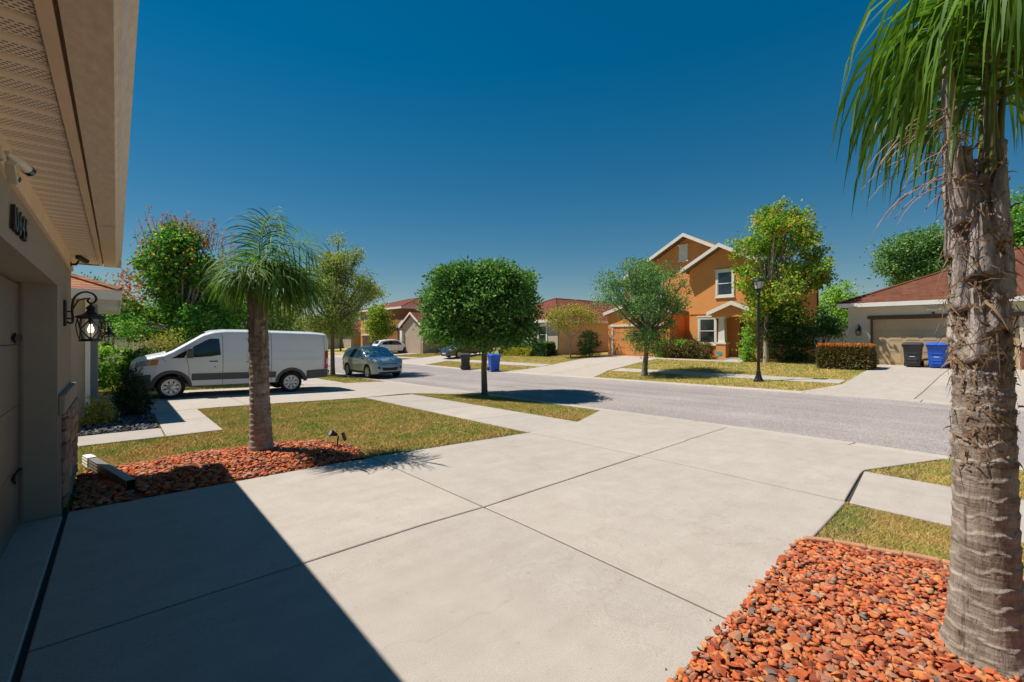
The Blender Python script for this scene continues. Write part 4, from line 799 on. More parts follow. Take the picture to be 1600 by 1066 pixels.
# shrubs by the neighbour house and the van
plant('conical_shrub', 'dark conical evergreen shrub in the black pebble bed', 'shrub', (.27, 13.35), [(0, 0, .32, .34, .34, .32, 1), (0, 0, .62, .26, .26, .3, .8), (0, 0, .9, .15, .15, .22, .6)], 9000, .05, .022, .05, LM_con, M_bark, [(0, 0, 0, .03), (0, 0, .8, .015)], limbs=False, seed=40, m=16)
plant('leafy_shrub', 'small yellow-green shrub at the foot of the white downspout', 'shrub', (-.28, 12.4), [(0, 0, .22, .27, .25, .24, 1), (.02, 0, .45, .17, .17, .17, .8)], 1500, .06, .035, .05, LM_crape, None, [(0, 0, 0, .015), (0, 0, .2, .01)], seed=41, m=12)
for i, (x, y, lb, lm, sc) in enumerate([(-.1, 21.2, 'bright green broad-leaved bush beyond the neighbour house corner', LM_lime, 1.15), (.75, 20.6, 'dark leafy bush close to the nose of the van', LM_dark, 1.0), (1.2, 22.6, 'mixed green bush in front of the pale fence', LM_oak, 1.25), (-1.5, 23.6, 'green bush by the pale fence at left', LM_lime, 1.3)]):
    plant('leafy_shrub', lb, 'shrub', (x, y), [(0, 0, .75*sc, .75*sc, .6*sc, .75*sc, 1), (.4*sc, 0, .5*sc, .5*sc, .5*sc, .5*sc, .7)], 3600, .11, .07, .1, lm, None, [(0, 0, 0, .03), (0, 0, .5, .02)], seed=42+i)
plant('wispy_shrub', 'wispy brown-stemmed shrub above the hood of the van', 'shrub', (1.5, 20.9), [(0, 0, 1.6, .7, .5, .5, 1), (-.4, 0, 1.3, .5, .5, .5, .8)], 1500, .1, .04, .16, LM_crape, M_bark, [(0, 0, 0, .04), (0, 0, .6, .03)], seed=48, m=10, twigs=90)
def hedge(name, label, x, y, along_, half, depth, h, lm, seed, n=6000, top=None, L=.10):
    n = int(n*2.2)
    """clipped hedge, running along world y"""
    r = np.random.default_rng(seed); o = thing(name, label, 'hedge', (x, y, g1(x, y)-.03))
    P = r.uniform(-1, 1, (n, 3)); f = r.integers(0, 5, n); 
    P[:, 0] = np.where(f == 0, -1, np.where(f == 1, 1, P[:, 0])); P[:, 1] = np.where(f == 2, -1, np.where(f == 3, 1, P[:, 1])); P[:, 2] = np.where(f == 4, 1, P[:, 2])
    P *= 1-np.abs(r.normal(0, .10, (n, 1))); rnd = 1-.10*np.clip(P[:, 2:3], 0, 1)**4; P[:, :2] *= rnd
    Q = np.stack([P[:, 0]*depth, P[:, 1]*half, (P[:, 2]*.5+.5)*h], -1)+r.normal(0, .025, (n, 3)); leaf_mesh('foliage', Q, P+r.normal(0, .7, (n, 3)), L, L*.6, r, lm, o)
    if top:
        n2 = n//4; Q = np.stack([r.uniform(-depth, depth, n2), r.uniform(-half, half, n2), h+r.uniform(-.03, .09, n2)], -1); leaf_mesh('new_growth', Q, r.normal(0, .6, (n2, 3))+(0, 0, 1), L, L*.6, r, top, o)
    b = MB()
    for _ in range(26):
        px, py = r.uniform(-.7, .7)*depth, r.uniform(-.95, .95)*half; b.tube([(px, py, 0), (px+r.normal(0, .06), py+r.normal(0, .06), h*.45), (px+r.normal(0, .12), py+r.normal(0, .14), h*.85)], [.016, .011, .005], 5, cap=False)
    stuff(b.build('stems', M_bark, o)); return o
hedge('clipped_hedge', 'square clipped hedge with red-tipped top beside the tan garage drive', 25.3, 5.72, 'y', .98, .55, 1.0, LM_hedge, 70, 8000, LM_hedr)
plant('window_hedge', 'green and bronze hedge under the window of the orange house', 'hedge', (27.1, 14.4), [(-.95, 1.0, .62, .55, .6, .62, .8), (-.35, .4, .6, .6, .6, .6, 1), (.25, -.25, .58, .6, .6, .58, 1), (.75, -.75, .55, .5, .5, .56, .9), (-.6, .7, .95, .45, .5, .3, .5)], 9500, .10, .06, .09, LM_hedge, None, [(0, 0, 0, .03), (0, 0, .4, .02)], seed=71, m=18, shell=.25)
plant('leafy_shrub', 'bright green leafy tops growing out of the hedge under the window', 'shrub', (26.95, 15.3), [(-.3, .3, .95, .45, .4, .28, 1), (.5, -.5, .9, .5, .4, .22, 1), (-.6, .5, .5, .5, .4, .5, 1)], 2600, .10, .06, .08, LM_lime, None, [(0, 0, 0, .02), (0, 0, .5, .015)], seed=77, m=14, shell=.4)
hedge('low_hedge', 'low yellow-green hedge in front of the red-roofed house', 24.5, 27.5, 'y', 1.9, .4, .55, LM_yel, 72, 5000)
hedge('round_hedge', 'dark green hedge at the corner of the red-roofed house', 24.9, 24.9, 'y', .75, .5, .95, LM_dark, 73, 4200, LM_oak)
hedge('back_hedge', 'green hedge under the window of the red-roofed house', 25.1, 27.6, 'y', 1.9, .35, .95, LM_oak, 74, 4200)
def spiky(name, label, base, n, L, W, lm, stem, seed, lift=.8, zoff=0):
    r = np.random.default_rng(seed); o = thing(name, label, 'plant', (base[0], base[1], g1(*base)-.03+zoff)); VV = []; FF = []; off = 0
    for i in range(n):
        a = r.uniform(0, 6.28); d = np.array([math.cos(a), math.sin(a), r.uniform(.3, 1)*lift*1.6]); d /= np.linalg.norm(d); p = np.array([0, 0, stem]); l = L*r.uniform(.7, 1.2); sd = np.array([-math.sin(a), math.cos(a), 0]); pts = []
        for k in range(5):
            w_ = W*[.5, 1, .9, .55, .04][k]; pts += [p-sd*w_/2, p+sd*w_/2]; d = d+np.array([0, 0, -.28]); d /= np.linalg.norm(d); p = p+d*l/4
        VV += pts; FF += [(off+2*k, off+2*k+1, off+2*k+3, off+2*k+2) for k in range(4)]; off += 10
    stuff(npmesh('leaves', np.array(VV), np.array(FF), lm, o))
    if stem > .05: MB().tube([(0, 0, 0), (.02, 0, stem*.5), (0, 0, stem)], [.06, .045, .05], 10).build('stem', M_bark, o, smooth=60)
    return o
spiky('dwarf_palm', 'yellowing dwarf palm above the windscreen of the van', (2.0, 21.8), 46, .75, .06, LM_yel, 1.55, 80, .7)
spiky('croton', 'yellow croton clump behind the blue bin on the verge', (24.2, 30.6), 60, .9, .09, LM_yel, .02, 81, 1.3); spiky('croton', 'green spiky clump left of the low yellow hedge', (24.4, 29.6), 50, .8, .08, LM_lime, .02, 82, 1.3)

# ------------------------------------------------------------------ palms
LM_frond = leafmat('palm leaflets', [(0, (.055, .12, .02)), (.5, (.105, .215, .032)), (.9, (.20, .31, .055)), (1, (.38, .31, .11))], .4, .55, .22)
M_rach = mat('palm rachis', (.20, .20, .06), .5, .2, 6); M_boot = mat('palm leaf base', (.33, .235, .165), .8, .55, 5, scale=(4, 4, 1), bs=.7, bscale=40, col2=(.58, .50, .44), bdist=.012); M_fib = mat('palm fibre', (.26, .16, .085), .9, .4, 20)
def palmbark():
    m, t, p, o = nodes('palm trunk'); co = obj_co(t); st = t.nodes.new('ShaderNodeMapping'); st.inputs['Scale'].default_value = (1, 1, .16); t.links.new(co, st.inputs[0]); hz = t.nodes.new('ShaderNodeMapping'); hz.inputs['Scale'].default_value = (1, 1, 9); t.links.new(co, hz.inputs[0])
    v = noise(t, st.outputs[0], 34, 6, .75); h = noise(t, hz.outputs[0], 2.2, 5, .7); b = noise(t, co, 7, 5, .7)
    c = ramp(t, b, [(.30, (.15, .105, .072)), (.43, (.30, .245, .195)), (.7, (.46, .40, .34))]); c = mix(t, c, ramp(t, h, [(.32, (.42, .36, .31)), (.5, (1, 1, 1)), (.7, (1.2, 1.18, 1.16))]), .9, 'MULTIPLY')
    c = mix(t, c, ramp(t, v, [(.36, (.30, .24, .2)), (.47, (1, 1, 1))]), .75, 'MULTIPLY'); t.links.new(c, p.inputs['Base Color']); p.inputs['Roughness'].default_value = .9; p.inputs['Specular IOR Level'].default_value = .2
    ad = N(t, 'ShaderNodeMath', _operation='ADD'); t.links.new(v, ad.inputs[0]); t.links.new(h, ad.inputs[1]); bump(t, p, ad.outputs[0], .9, .014); return m
M_ptr = palmbark()
def palm_trunk(name, par, ztop, rf, cf, ring, amp, rough0, nseg=80, nz=260, seed=1):
    r = np.random.default_rng(seed); z = np.linspace(-.05, ztop, nz); th = np.linspace(0, 2*math.pi, nseg, endpoint=False); Z, T = np.meshgrid(z, th, indexing='ij')
    wob = .16*np.sin(T*2+Z*3)+.10*np.sin(T*5+Z*9+1)+.07*np.sin(T*9-Z*14); cyc = Z/ring+wob; ph = cyc-np.floor(cyc)
    saw = np.where(ph < .8, ph/.8*.7, 1-(ph-.8)/.2)*np.interp(Z, [0, ztop], [1, 1])
    h = np.sin(T*13+np.floor(cyc)*7.7)*.4+np.sin(T*29+np.floor(cyc)*3.1+Z*11)*.5+np.sin(T*47+Z*60)*.35+r.normal(0, .35, T.shape); ro = np.interp(Z, [0, rough0, rough0+.3, ztop], [.35, .5, 1.6, 1.8])
    Rr = np.interp(Z, *rf)+amp*saw+amp*.35*h*ro*np.where(ph > .55, 1, .35); A = np.interp(Z, cf[0], cf[1])
    P = np.stack([A, 0*A, Z], -1); P = to_xy(P); P[..., 0] += Rr*np.cos(T); P[..., 1] += Rr*np.sin(T)
    I = np.arange(nz*nseg).reshape(nz, nseg); J = np.roll(I, -1, 1); F = np.stack([I[:-1], J[:-1], J[1:], I[1:]], -1).reshape(-1, 4); return npmesh(name, P.reshape(-1, 3), F, M_ptr, par, smooth=True)
M_boot2 = mat('brown palm leaf base', (.22, .135, .09), .8, .5, 5, scale=(4, 4, 1), bs=.7, bscale=40, col2=(.36, .28, .23), bdist=.012)
def boot(par, ang, z0, z1, r0, r1, cx, w0, w1, out, seed, bm=None):
    r = np.random.default_rng(seed); G = []; ph_ = r.uniform(0, 6, 3)
    for i in range(15):
        v = i/14; row = []
        for j in range(11):
            u = j/5-1; hw = w0+(w1-w0)*v**.7; hw *= 1+.12*math.sin(v*9+ph_[0]) if abs(u) > .7 else 1; a = ang+u*hw; rad = r0+(r1-r0)*v+out*v**1.6+.022*(1-u*u)*(1-.3*v)-.012*abs(u)+.004*math.sin(9*u+ph_[1])+r.normal(0, .0022)
            z = z0+(z1-z0)*v-(.06*u*u)*(1-v)+r.normal(0, .004); c = np.interp(z, cx[0], cx[1]); row.append(np.array([math.cos(a)*rad, math.sin(a)*rad, z])+RV*c)
        G.append(row)
    o = MB().grid(G, 0, True).build('leaf_base', bm or M_boot, par, smooth=70); s = o.modifiers.new('thickness', 'SOLIDIFY'); s.thickness = .012; return o
def fibres(par, n, zf, rf, cx, L, seed, spread=.02, name='fibres'):
    r = np.random.default_rng(seed); VV = []; FF = []; off = 0
    for _ in range(n):
        a = r.uniform(0, 6.28); z = r.uniform(*zf); rad = np.interp(z, *rf)+r.uniform(.0, spread); c = np.interp(z, *cx); l = L*r.uniform(.4, 1.3); p = np.array([math.cos(a)*rad, math.sin(a)*rad, z])+RV*c
        tn = np.array([-math.sin(a), math.cos(a), 0]); nr = np.array([math.cos(a), math.sin(a), 0]); d = tn*r.normal(0, .8)+np.array([0, 0, r.normal(-.1, .7)])+nr*r.uniform(-.2, .22); d /= np.linalg.norm(d); w_ = r.uniform(.002, .007); q = np.cross(d, nr); q = q/max(np.linalg.norm(q), 1e-6)
        for k in range(4):
            s_ = p+d*l*k/3; ww = w_*[1, .9, .6, .1][k]; VV += [s_-q*ww, s_+q*ww]; d = d+np.array([0, 0, -.2])+nr*r.normal(-.03, .08)
        FF += [(off+2*k, off+2*k+1, off+2*k+3, off+2*k+2) for k in range(3)]; off += 8
    o = npmesh(name, np.array(VV), np.array(FF), M_fib, par); o['kind'] = 'stuff'; return o
def frond(par, base, az, elev, length, bend, leaf, droop, nl, seed, wid=.028, wind=0, start=.16, r0=.024, plume=.5, lm=None, pw=1.25, side=1., fwd=1.):
    """az: direction in (across, along) terms; elev, bend in degrees"""
    r = np.random.default_rng(seed); h = RV*math.cos(az)+FV*math.sin(az); p = np.array(base, float); pts = []; T = []; K = 26
    for i in range(K):
        t = i/(K-1); e = R(elev-bend*t**pw); d = h*math.cos(e)+np.array([0, 0, math.sin(e)])+RV*wind*t; d /= np.linalg.norm(d); pts.append(p.copy()); T.append(d); p = p+d*length/(K-1)
    o = MB().tube(pts, [max(.003, r0*(1-.88*(i/(K-1))**.7)) for i in range(K)], 7).build('frond', M_rach, par, smooth=60)
    pts = np.array(pts); T = np.array(T); VV = []; FF = []; off = 0
    for s in (-1, 1):
        for i in range(nl):
            t = start+(1-start)*(i+r.uniform(0, .8))/nl; f = t*(K-1); k = min(int(f), K-2); b = pts[k]+(pts[k+1]-pts[k])*(f-k); tg = T[k]; up = np.array([0, 0, 1.]); sd = np.cross(tg, up); sd /= max(np.linalg.norm(sd), 1e-6); nr = np.cross(sd, tg)
            l = leaf*(.45+.75*math.sin(math.pi*min(1, .15+.85*(t-start)/(1-start)*.93)))*r.uniform(.8, 1.12); d = sd*s*r.uniform(.7, 1)*side+tg*(.45+.5*t)*fwd+nr*r.normal(.12, plume); d /= np.linalg.norm(d); q = b; G = []
            for c in range(6):
                wv = np.cross(d, nr+r.normal(0, .25, 3)); wv /= max(np.linalg.norm(wv), 1e-6); ww = wid*[.45, .9, 1, .85, .5, .03][c]; G += [q-wv*ww/2, q+wv*ww/2]
                d = d+np.array([0, 0, -droop*(.4+.25*c)])+RV*wind*.35+r.normal(0, .03, 3); d /= np.linalg.norm(d); q = q+d*l/5
            VV += G; FF += [(off+2*c, off+2*c+1, off+2*c+3, off+2*c+2) for c in range(5)]; off += 12
    stuff(npmesh('leaflets', np.array(VV), np.array(FF), lm or LM_frond, o)); return o
# the smaller palm beside the garage
bx, by = 1.60, 7.42; pl1 = thing('queen_palm', 'young palm with wind-swept crown in the rock bed beside the garage', 'palm', (bx, by, g1(bx, by)))
rf = ([0, .06, .2, .6, 1.2, 1.7, 2.2, 2.5], [.185, .168, .148, .133, .118, .108, .095, .085]); cf = ([0, 1, 2.4], [0, -.03, -.06])
palm_trunk('trunk', pl1, 2.4, rf, cf, .075, .011, 1.05, 64, 200, 3)
for i in range(14): boot(pl1, i*2.4, 1.2+i*.075, 1.2+i*.075+.40+.012*i, .102, .09, cf, .62, .16, .014+.002*i, 90+i, M_boot2)
fibres(pl1, 420, (1.1, 2.45), rf, cf, .11, 5, .035)
random.seed(5)
LF = [(1.45, 92, 1.35, 35, 0, 1.5), (2.8, 84, 1.0, 160, 0, .9), (3.3, 82, .95, 165, 0, .9), (3.8, 82, 1.0, 160, 0, .9), (4.4, 80, 1.1, 165, .05, .9), (5.0, 80, 1.2, 165, .1, .9), (5.6, 80, 1.3, 165, .1, .85), (6.1, 80, 1.35, 165, .12, .85), (.3, 80, 1.35, 165, .12, .85), (.9, 80, 1.25, 165, .1, .85), (.05, 66, 1.25, 150, .1, .8), (.7, 62, 1.2, 150, .1, .8), (4.8, 60, 1.0, 150, .1, .9), (6.2, 90, 1.5, 150, .12, 1.3), (5.9, 45, 1.1, 130, .1, .8), (.4, 42, 1.1, 130, .1, .8), (1.6, 97, 1.25, 60, .05, 2.2)]
for i, (az, el, ln, bd, wd, pw) in enumerate(LF): frond(pl1, to_xy(np.array([-.05, 0, 2.40+.012*i]))+to_xy(np.array([math.cos(az)*.04, math.sin(az)*.04, 0])), az, el+random.uniform(-8, 8), ln*(.50 if math.cos(az) < -.2 else .72)*random.uniform(.85, 1.15), bd, .50 if math.cos(az) < .2 else .70, .34+.12*(i % 4), 38, 200+i, .016, wd, .16, .014, .6, pw=pw, side=.7, fwd=.6)
# the big palm at the right edge
bx, by = 3.42, .17; pl2 = thing('queen_palm', 'large palm with ringed grey trunk and hanging leaflets at the right edge', 'palm', (bx, by, g1(bx, by)))
rf = ([0, .05, .14, .35, .7, 1.1, 1.5, 1.9, 2.3, 2.6], [.195, .175, .152, .134, .122, .117, .110, .098, .086, .078]); cf = ([0, .8, 1.6, 2.5, 3], [0, -.005, -.02, -.055, -.075])
palm_trunk('trunk', pl2, 2.5, rf, cf, .088, .0075, 1.15, 150, 520, 4)
for i in range(17): boot(pl2, i*2.4+.6, 1.5+i*.055, 1.5+i*.055+.36+.012*(i % 3), .096, .08, cf, .95, .2, .007+.001*i, 120+i)
fibres(pl2, 1500, (1.0, 2.6), rf, cf, .05, 6, .016); fibres(pl2, 420, (1.55, 2.65), rf, cf, .13, 7, .045, 'long_fibres')
RF = [(4.1, 99, 1.1, 120), (4.4, 97, 1.3, 130), (.6, 88, 1.4, 130), (.9, 88, 2.0, 140), (.4, 86, 2.2, 140), (0, 86, 2.0, 140), (5.8, 90, 1.8, 150), (5.1, 96, 1.6, 155), (4.5, 97, 1.65, 155), (4.3, 101, 1.5, 130), (.7, 80, 1.9, 140), (3.9, 97, .85, 105), (4.2, 92, 1.3, 150)]
for i, (az, el, ln, bd) in enumerate(RF): frond(pl2, to_xy(np.array([.0+math.cos(az)*.05, math.sin(az)*.06, 2.45+.02*(i % 4)])), az, el, ln, bd, .86, 1.0, 32, 300+i, .021, 0, .42, .02, .14, pw=2.2, side=.22, fwd=.22)
# flower stalk with thin strands
r_ = np.random.default_rng(9); fs = MB(); bits = MB()
for k in range(34):
    p = np.array([-.14, -.05+r_.normal(0, .03), 2.55+r_.uniform(-.15, .32)]); d = np.array([-r_.uniform(.5, 1), r_.normal(0, .4), r_.uniform(-.1, .7)]); P_ = [to_xy(p)]; l = r_.uniform(.25, .55)
    for q in range(6):
        d = d/np.linalg.norm(d); p = p+d*l/6; d = d+np.array([0, 0, -.34]); P_.append(to_xy(p))
        if q < 3 and k % 2: bits.obox(to_xy(p+r_.normal(0, .006, 3)), (.014, .008, .008), Matrix.Rotation(r_.uniform(0, 3), 3, 'Z'))
    fs.tube(P_, [.0022]*6+[.001], 4, cap=False)
stuff(fs.build('flower_strands', mat('dry strands', (.34, .22, .20), .8, .2, 10), pl2)); stuff(bits.build('flower_buds', mat('yellow buds', (.45, .28, .06), .7, .2, 10), pl2))
for i, (az, z0) in enumerate(((3.4, 2.35),)):   # old dry petioles
    h = RV*math.cos(az)+FV*math.sin(az); c = to_xy(np.array([-.055, 0, z0])); MB().tube([c+h*.10, c+h*.15+(0, 0, .22), c+h*.2+(0, 0, .6), c+h*.22+(0, 0, .95)], [.045, .034, .028, .02], 9).build('old_petiole', M_boot, pl2, smooth=60)

# ------------------------------------------------------------------ vehicles
M_under = mat('black plastic', (.015, .015, .016), .7, .1, 6); M_tyre = mat('tyre rubber', (.018, .018, .018), .85, .2, 20, bs=.2); M_rim = mat('silver wheel', (.52, .52, .53), .35, .06, 5, metal=.6); M_clad = mat('grey cladding', (.085, .082, .08), .6, .1, 8, bs=.1, bscale=150)
M_head = mat('headlight lens', (.30, .31, .33), .08, .5, 18, spec=.8); M_amber = mat('amber lens', (.55, .22, .04), .15, .1, 9); M_redl = mat('red tail lens', (.45, .015, .012), .15, .12, 9); M_chrome = mat('chrome', (.7, .7, .7), .15, .05, 5, metal=1)
class Car:
    def __init__(s, zu, hw, belt, roof, tumble, sill, wheels, re=.10, crown=.045, step=.05):
        s.zu, s.hw, s.belt, s.roof, s.tumble, s.sill, s.wheels, s.re, s.crown = zu, hw, belt, roof, tumble, sill, wheels, re, crown
        xs = list(np.arange(zu[0][0], zu[-1][0], step))+[p[0] for p in zu]+[p[0] for p in hw]
        for xc, rr, zc in wheels: xs += [xc-rr, xc-rr*.999, xc+rr, xc+rr*.999]+list(xc+rr*np.cos(np.linspace(0, math.pi, 19)))
        s.x = sorted(set(round(float(np.clip(q, zu[0][0], zu[-1][0])), 4) for q in xs))
    def ZU(s, x): return float(np.interp(x, [p[0] for p in s.zu], [p[1] for p in s.zu]))
    def HW(s, x): return float(np.interp(x, [p[0] for p in s.hw], [p[1] for p in s.hw]))
    def SILL(s, x): return float(np.interp(x, [p[0] for p in s.sill], [p[1] for p in s.sill]))
    def ZL(s, x):
        z = s.SILL(x)
        for xc, rr, zc in s.wheels:
            if abs(x-xc) < rr: z = max(z, zc+math.sqrt(rr*rr-(x-xc)**2))
        return z
    def Y(s, x, z):
        w_ = s.HW(x)
        if z < s.belt: return w_*(1-.055*((s.belt-z)/s.belt)**2)
        t = (z-s.belt)/(s.roof-s.belt); return w_*(1-s.tumble*(t+.25*t*t)/1.25)
    def section(s, x):
        zl, zu = s.ZL(x), s.ZU(x); re = min(s.re, .35*(zu-zl)); n = 14; P = [(0, zl), (s.Y(x, zl)*.9, zl)]
        for i in range(n+1): z = zl+(zu-re-zl)*i/n; P.append((s.Y(x, z), z))
        yt = s.Y(x, zu-re)
        for k in (25, 50, 72, 90): P.append((yt-re*1.3*(1-math.cos(R(k))), zu-re+re*math.sin(R(k))))
        ye = P[-1][0]
        for f in (.66, .33, 0): P.append((ye*f, zu+s.crown*(1-f*f)*min(1, s.HW(x))))
        return P
    def top(s, x, f):
        P = s.section(x); ye = P[-4][0]; return ye*f, s.ZU(x)+s.crown*(1-f*f)*min(1, s.HW(x))
    def body(s, par, paint):
        mb = MB(); R_ = []
        for x in s.x:
            P = s.section(x); R_.append([(x, y, z) for y, z in P]+[(x, -y, z) for y, z in P[-2:0:-1]])
        n = len(R_[0]); v = [p for r in R_ for p in r]; f = []; ms = []; h = len(s.section(s.x[0]))
        for i in range(len(R_)-1):
            for j in range(n): f.append((i*n+j, (i+1)*n+j, (i+1)*n+(j+1) % n, i*n+(j+1) % n)); ms.append(1 if j in (0, n-1) or j == 1 or j == n-2 else 0)
        f += [tuple(range(n)), tuple((len(R_)-1)*n+j for j in range(n-1, -1, -1))]; ms += [0, 0]
        mb.add(v, f); mb.M = ms; return mb.build('body', [paint, M_under], par, smooth=38)
    def side(s, name, par, mm, lower, upper, off=.006, rows=5, n=24, sides=(1, -1), parent_each=None):
        """panel on the flank between two polylines given as (x, z)"""
        def res(P, k):
            P = np.array(P, float); L = np.concatenate([[0], np.cumsum(np.hypot(*np.diff(P, axis=0).T))]); t = np.linspace(0, L[-1], k); return np.stack([np.interp(t, L, P[:, 0]), np.interp(t, L, P[:, 1])], -1)
        a, b = res(lower, n), res(upper, n); out = []
        for sd in sides:
            G = []
            for i in range(rows+1):
                q = a+(b-a)*i/rows; G.append([(x, sd*(s.Y(x, z)+off), z) for x, z in q])
            out.append(MB().grid(G, 0, sd > 0).build(name, mm, par, smooth=60))
        return out
    def flare(s, par, mm, w_=.07, off=.014):
        for xc, rr, zc in s.wheels:
            for sd in (1, -1):
                G = []
                a0 = math.degrees(math.asin(max(-1, min(1, (s.SILL(xc)-zc)/rr))))
                for k in range(25):
                    a = R(a0+(180-2*a0)*k/24); G.append([(xc+(rr+d)*math.cos(a), sd*(s.Y(xc+(rr+d)*math.cos(a), zc+(rr+d)*math.sin(a))+o_), zc+(rr+d)*math.sin(a)) for d, o_ in ((-.03, -.03), (-.004, off), (w_*.5, off), (w_, off*.6), (w_+.004, -.01))])
                MB().grid(G, 0, sd < 0).build('wheel_arch', mm, par, smooth=60)
    def windscreen(s, name, par, mm, xa, xb, fa, fb, off=.006, n=10):
        G = []
        for i in range(n+1):
            x = xa+(xb-xa)*i/n; f = fa+(fb-fa)*i/n; row = []
            for j in range(13):
                y, z = s.top(x, f*(j/6-1)); row.append((x, y, z+off))
            G.append(row)
        return MB().grid(G, 0, xb < xa).build(name, mm, par, smooth=60)
    def front(s, name, par, mm, poly_lo, poly_hi, off=.006, n=14, rows=4, sgn=1):
        """panel on the nose (sgn 1) or tail (-1); polylines given as (y, z)"""
        def X(y, z):
            xs = s.x[::-1] if sgn > 0 else s.x; prev = xs[0]
            for x in xs:
                if s.ZU(x) >= z-.001 and s.Y(x, z) >= abs(y)-1e-4: return x
            return prev
        def res(P, k): P = np.array(P, float); t = np.linspace(0, 1, k); u = np.linspace(0, 1, len(P)); return np.stack([np.interp(t, u, P[:, 0]), np.interp(t, u, P[:, 1])], -1)
        a, b = res(poly_lo, n), res(poly_hi, n); G = []
        for i in range(rows+1): q = a+(b-a)*i/rows; G.append([(X(y, z)+sgn*off, y, z) for y, z in q])
        return MB().grid(G, 0, sgn < 0).build(name, mm, par, smooth=60)
def wheel(par, x, y, rad, wd, kind, spokes):
    sg = 1 if y > 0 else -1; o = link('wheel', None, par); o.location = (x, y, rad); o.empty_display_size = .1
    t = MB(); r1 = rad*.68; h = wd/2; t.lathe([(r1, -h*.9), (rad*.9, -h), (rad*.985, -h*.75), (rad, -h*.4), (rad, h*.4), (rad*.985, h*.75), (rad*.9, h), (r1, h*.9)], 40, ax='y', cap=False); t.build('tyre', M_tyre, o, smooth=50)
    m = MB(); f = sg*h*.75; m.lathe([(r1*1.0, -sg*h*.8), (r1*1.02, sg*h*.92), (r1*.93, sg*h*.9), (r1*.90, f*.6)], 36, ax='y', cap=False)
    if kind == 'cover':
        m.lathe([(r1*.92, f), (r1*.86, f*1.12), (r1*.80, f*1.1)], 36, ax='y', cap=False); m.lathe([(.001, f*1.25), (r1*.22, f*1.22), (r1*.34, f*1.08), (r1*.46, f*1.05)], 24, ax='y', cap=False)
    else: m.lathe([(.001, f*1.0), (r1*.16, f*.98), (r1*.22, f*.8)], 20, ax='y', cap=False)
    for k in range(spokes):
        a = 2*math.pi*k/spokes; wi, wo_ = (.30, .26) if kind == 'cover' else (.16, .20); c, s_ = math.cos(a), math.sin(a)
        P = lambda rr, u, yy: (rr*c-u*s_, yy, rr*s_+u*c)
        a0, a1 = (r1*.40, r1*.84) if kind == 'cover' else (r1*.1, r1*.95); G = [[P(a0, -wi*r1*.5, f*.7), P(a0, -wi*r1*.4, f*1.06), P(a0, wi*r1*.4, f*1.06), P(a0, wi*r1*.5, f*.7)], [P(a1, -wo_*r1, f*.7), P(a1, -wo_*r1*.8, f*1.08), P(a1, wo_*r1*.8, f*1.08), P(a1, wo_*r1, f*.7)]]; m.grid(G)
    m.build('rim', M_rim, o, smooth=40); MB().lathe([(.001, f*.45), (r1*.9, f*.45)], 28, ax='y', cap=False).build('dark_backing', M_under, o)  # black disc stands for the shade in the openings between spokes
def place(o, x, y, rz, wb):
    """stand a car on the sloping ground"""
    d = Vector((math.cos(rz), math.sin(rz), 0)); zf, zr = g1(x+d.x*wb/2, y+d.y*wb/2), g1(x-d.x*wb/2, y-d.y*wb/2); o.location = (x, y, (zf+zr)/2+.003); o.rotation_euler = (0, -math.atan2(zf-zr, wb), rz)

# --- white cargo van
M_vanw = mat('white van paint', (.70, .71, .73), .32, .02, 1, coat=.5)
van = thing('cargo_van', 'white low-roof cargo van with grey lower cladding parked nose to the house', 'van')
vc = Car(zu=[(-2.88, 1.86), (-2.84, 1.98), (-2.76, 2.03), (-2.4, 2.06), (-.5, 2.085), (.3, 2.075), (.62, 2.03), (.9, 1.93), (1.25, 1.69), (1.62, 1.44), (1.85, 1.32), (2.1, 1.26), (2.35, 1.19), (2.50, 1.12), (2.575, 1.02), (2.605, .9), (2.62, .72)], hw=[(-2.88, .93), (-2.8, .985), (-2.5, 1.0), (1.5, 1.0), (2.0, .985), (2.3, .94), (2.48, .86), (2.58, .74), (2.62, .60)], belt=1.12, roof=2.08, tumble=.10, sill=[(-2.88, .48), (-2.2, .44), (-2.0, .38), (2.0, .36), (2.3, .33), (2.62, .36)], wheels=[(1.65, .43, .345), (-1.65, .43, .345)], re=.11, crown=.04)
vc.body(van, M_vanw)
for x in (1.65, -1.65):
    for y in (.86, -.86): wheel(van, x, y, .345, .23, 'cover', 8)
vc.flare(van, M_clad, .075)
for a, b in ((-1.16, 1.16),): vc.side('cladding', van, M_clad, [(a, .53), (b, .53)], [(a, .735), (b, .735)], .016)
vc.side('cladding', van, M_clad, [(-2.86, .49), (-2.13, .45)], [(-2.86, .78), (-2.13, .735)], .016); vc.side('cladding', van, M_clad, [(2.13, .34), (2.55, .36)], [(2.13, .74), (2.55, .70)], .012)
vc.front('front_bumper', van, M_clad, [(-.62, .36), (.62, .36)], [(-.62, .70), (.62, .70)], .015); vc.front('grille', van, M_under, [(-.42, .72), (.42, .72)], [(-.45, .93), (.45, .93)], .01); vc.front('rear_bumper', van, M_clad, [(-.92, .48), (.92, .48)], [(-.92, .72), (.92, .72)], .05, sgn=-1); vc.front('rear_window', van, M_dglass, [(-.7, 1.25), (.7, 1.25)], [(-.66, 1.75), (.66, 1.75)], .006, sgn=-1)
vc.side('side_window', van, M_dglass, [(.42, 1.30), (.75, 1.245), (1.3, 1.215)], [(.47, 1.80), (.72, 1.80), (1.14, 1.545)], .008, 6, 20)
vc.side('quarter_window', van, M_dglass, [(1.36, 1.215), (1.66, 1.205)], [(1.205, 1.50), (1.22, 1.49)], .008, 5, 10)
vc.windscreen('windscreen', van, M_dglass, .80, 1.78, .86, .97)
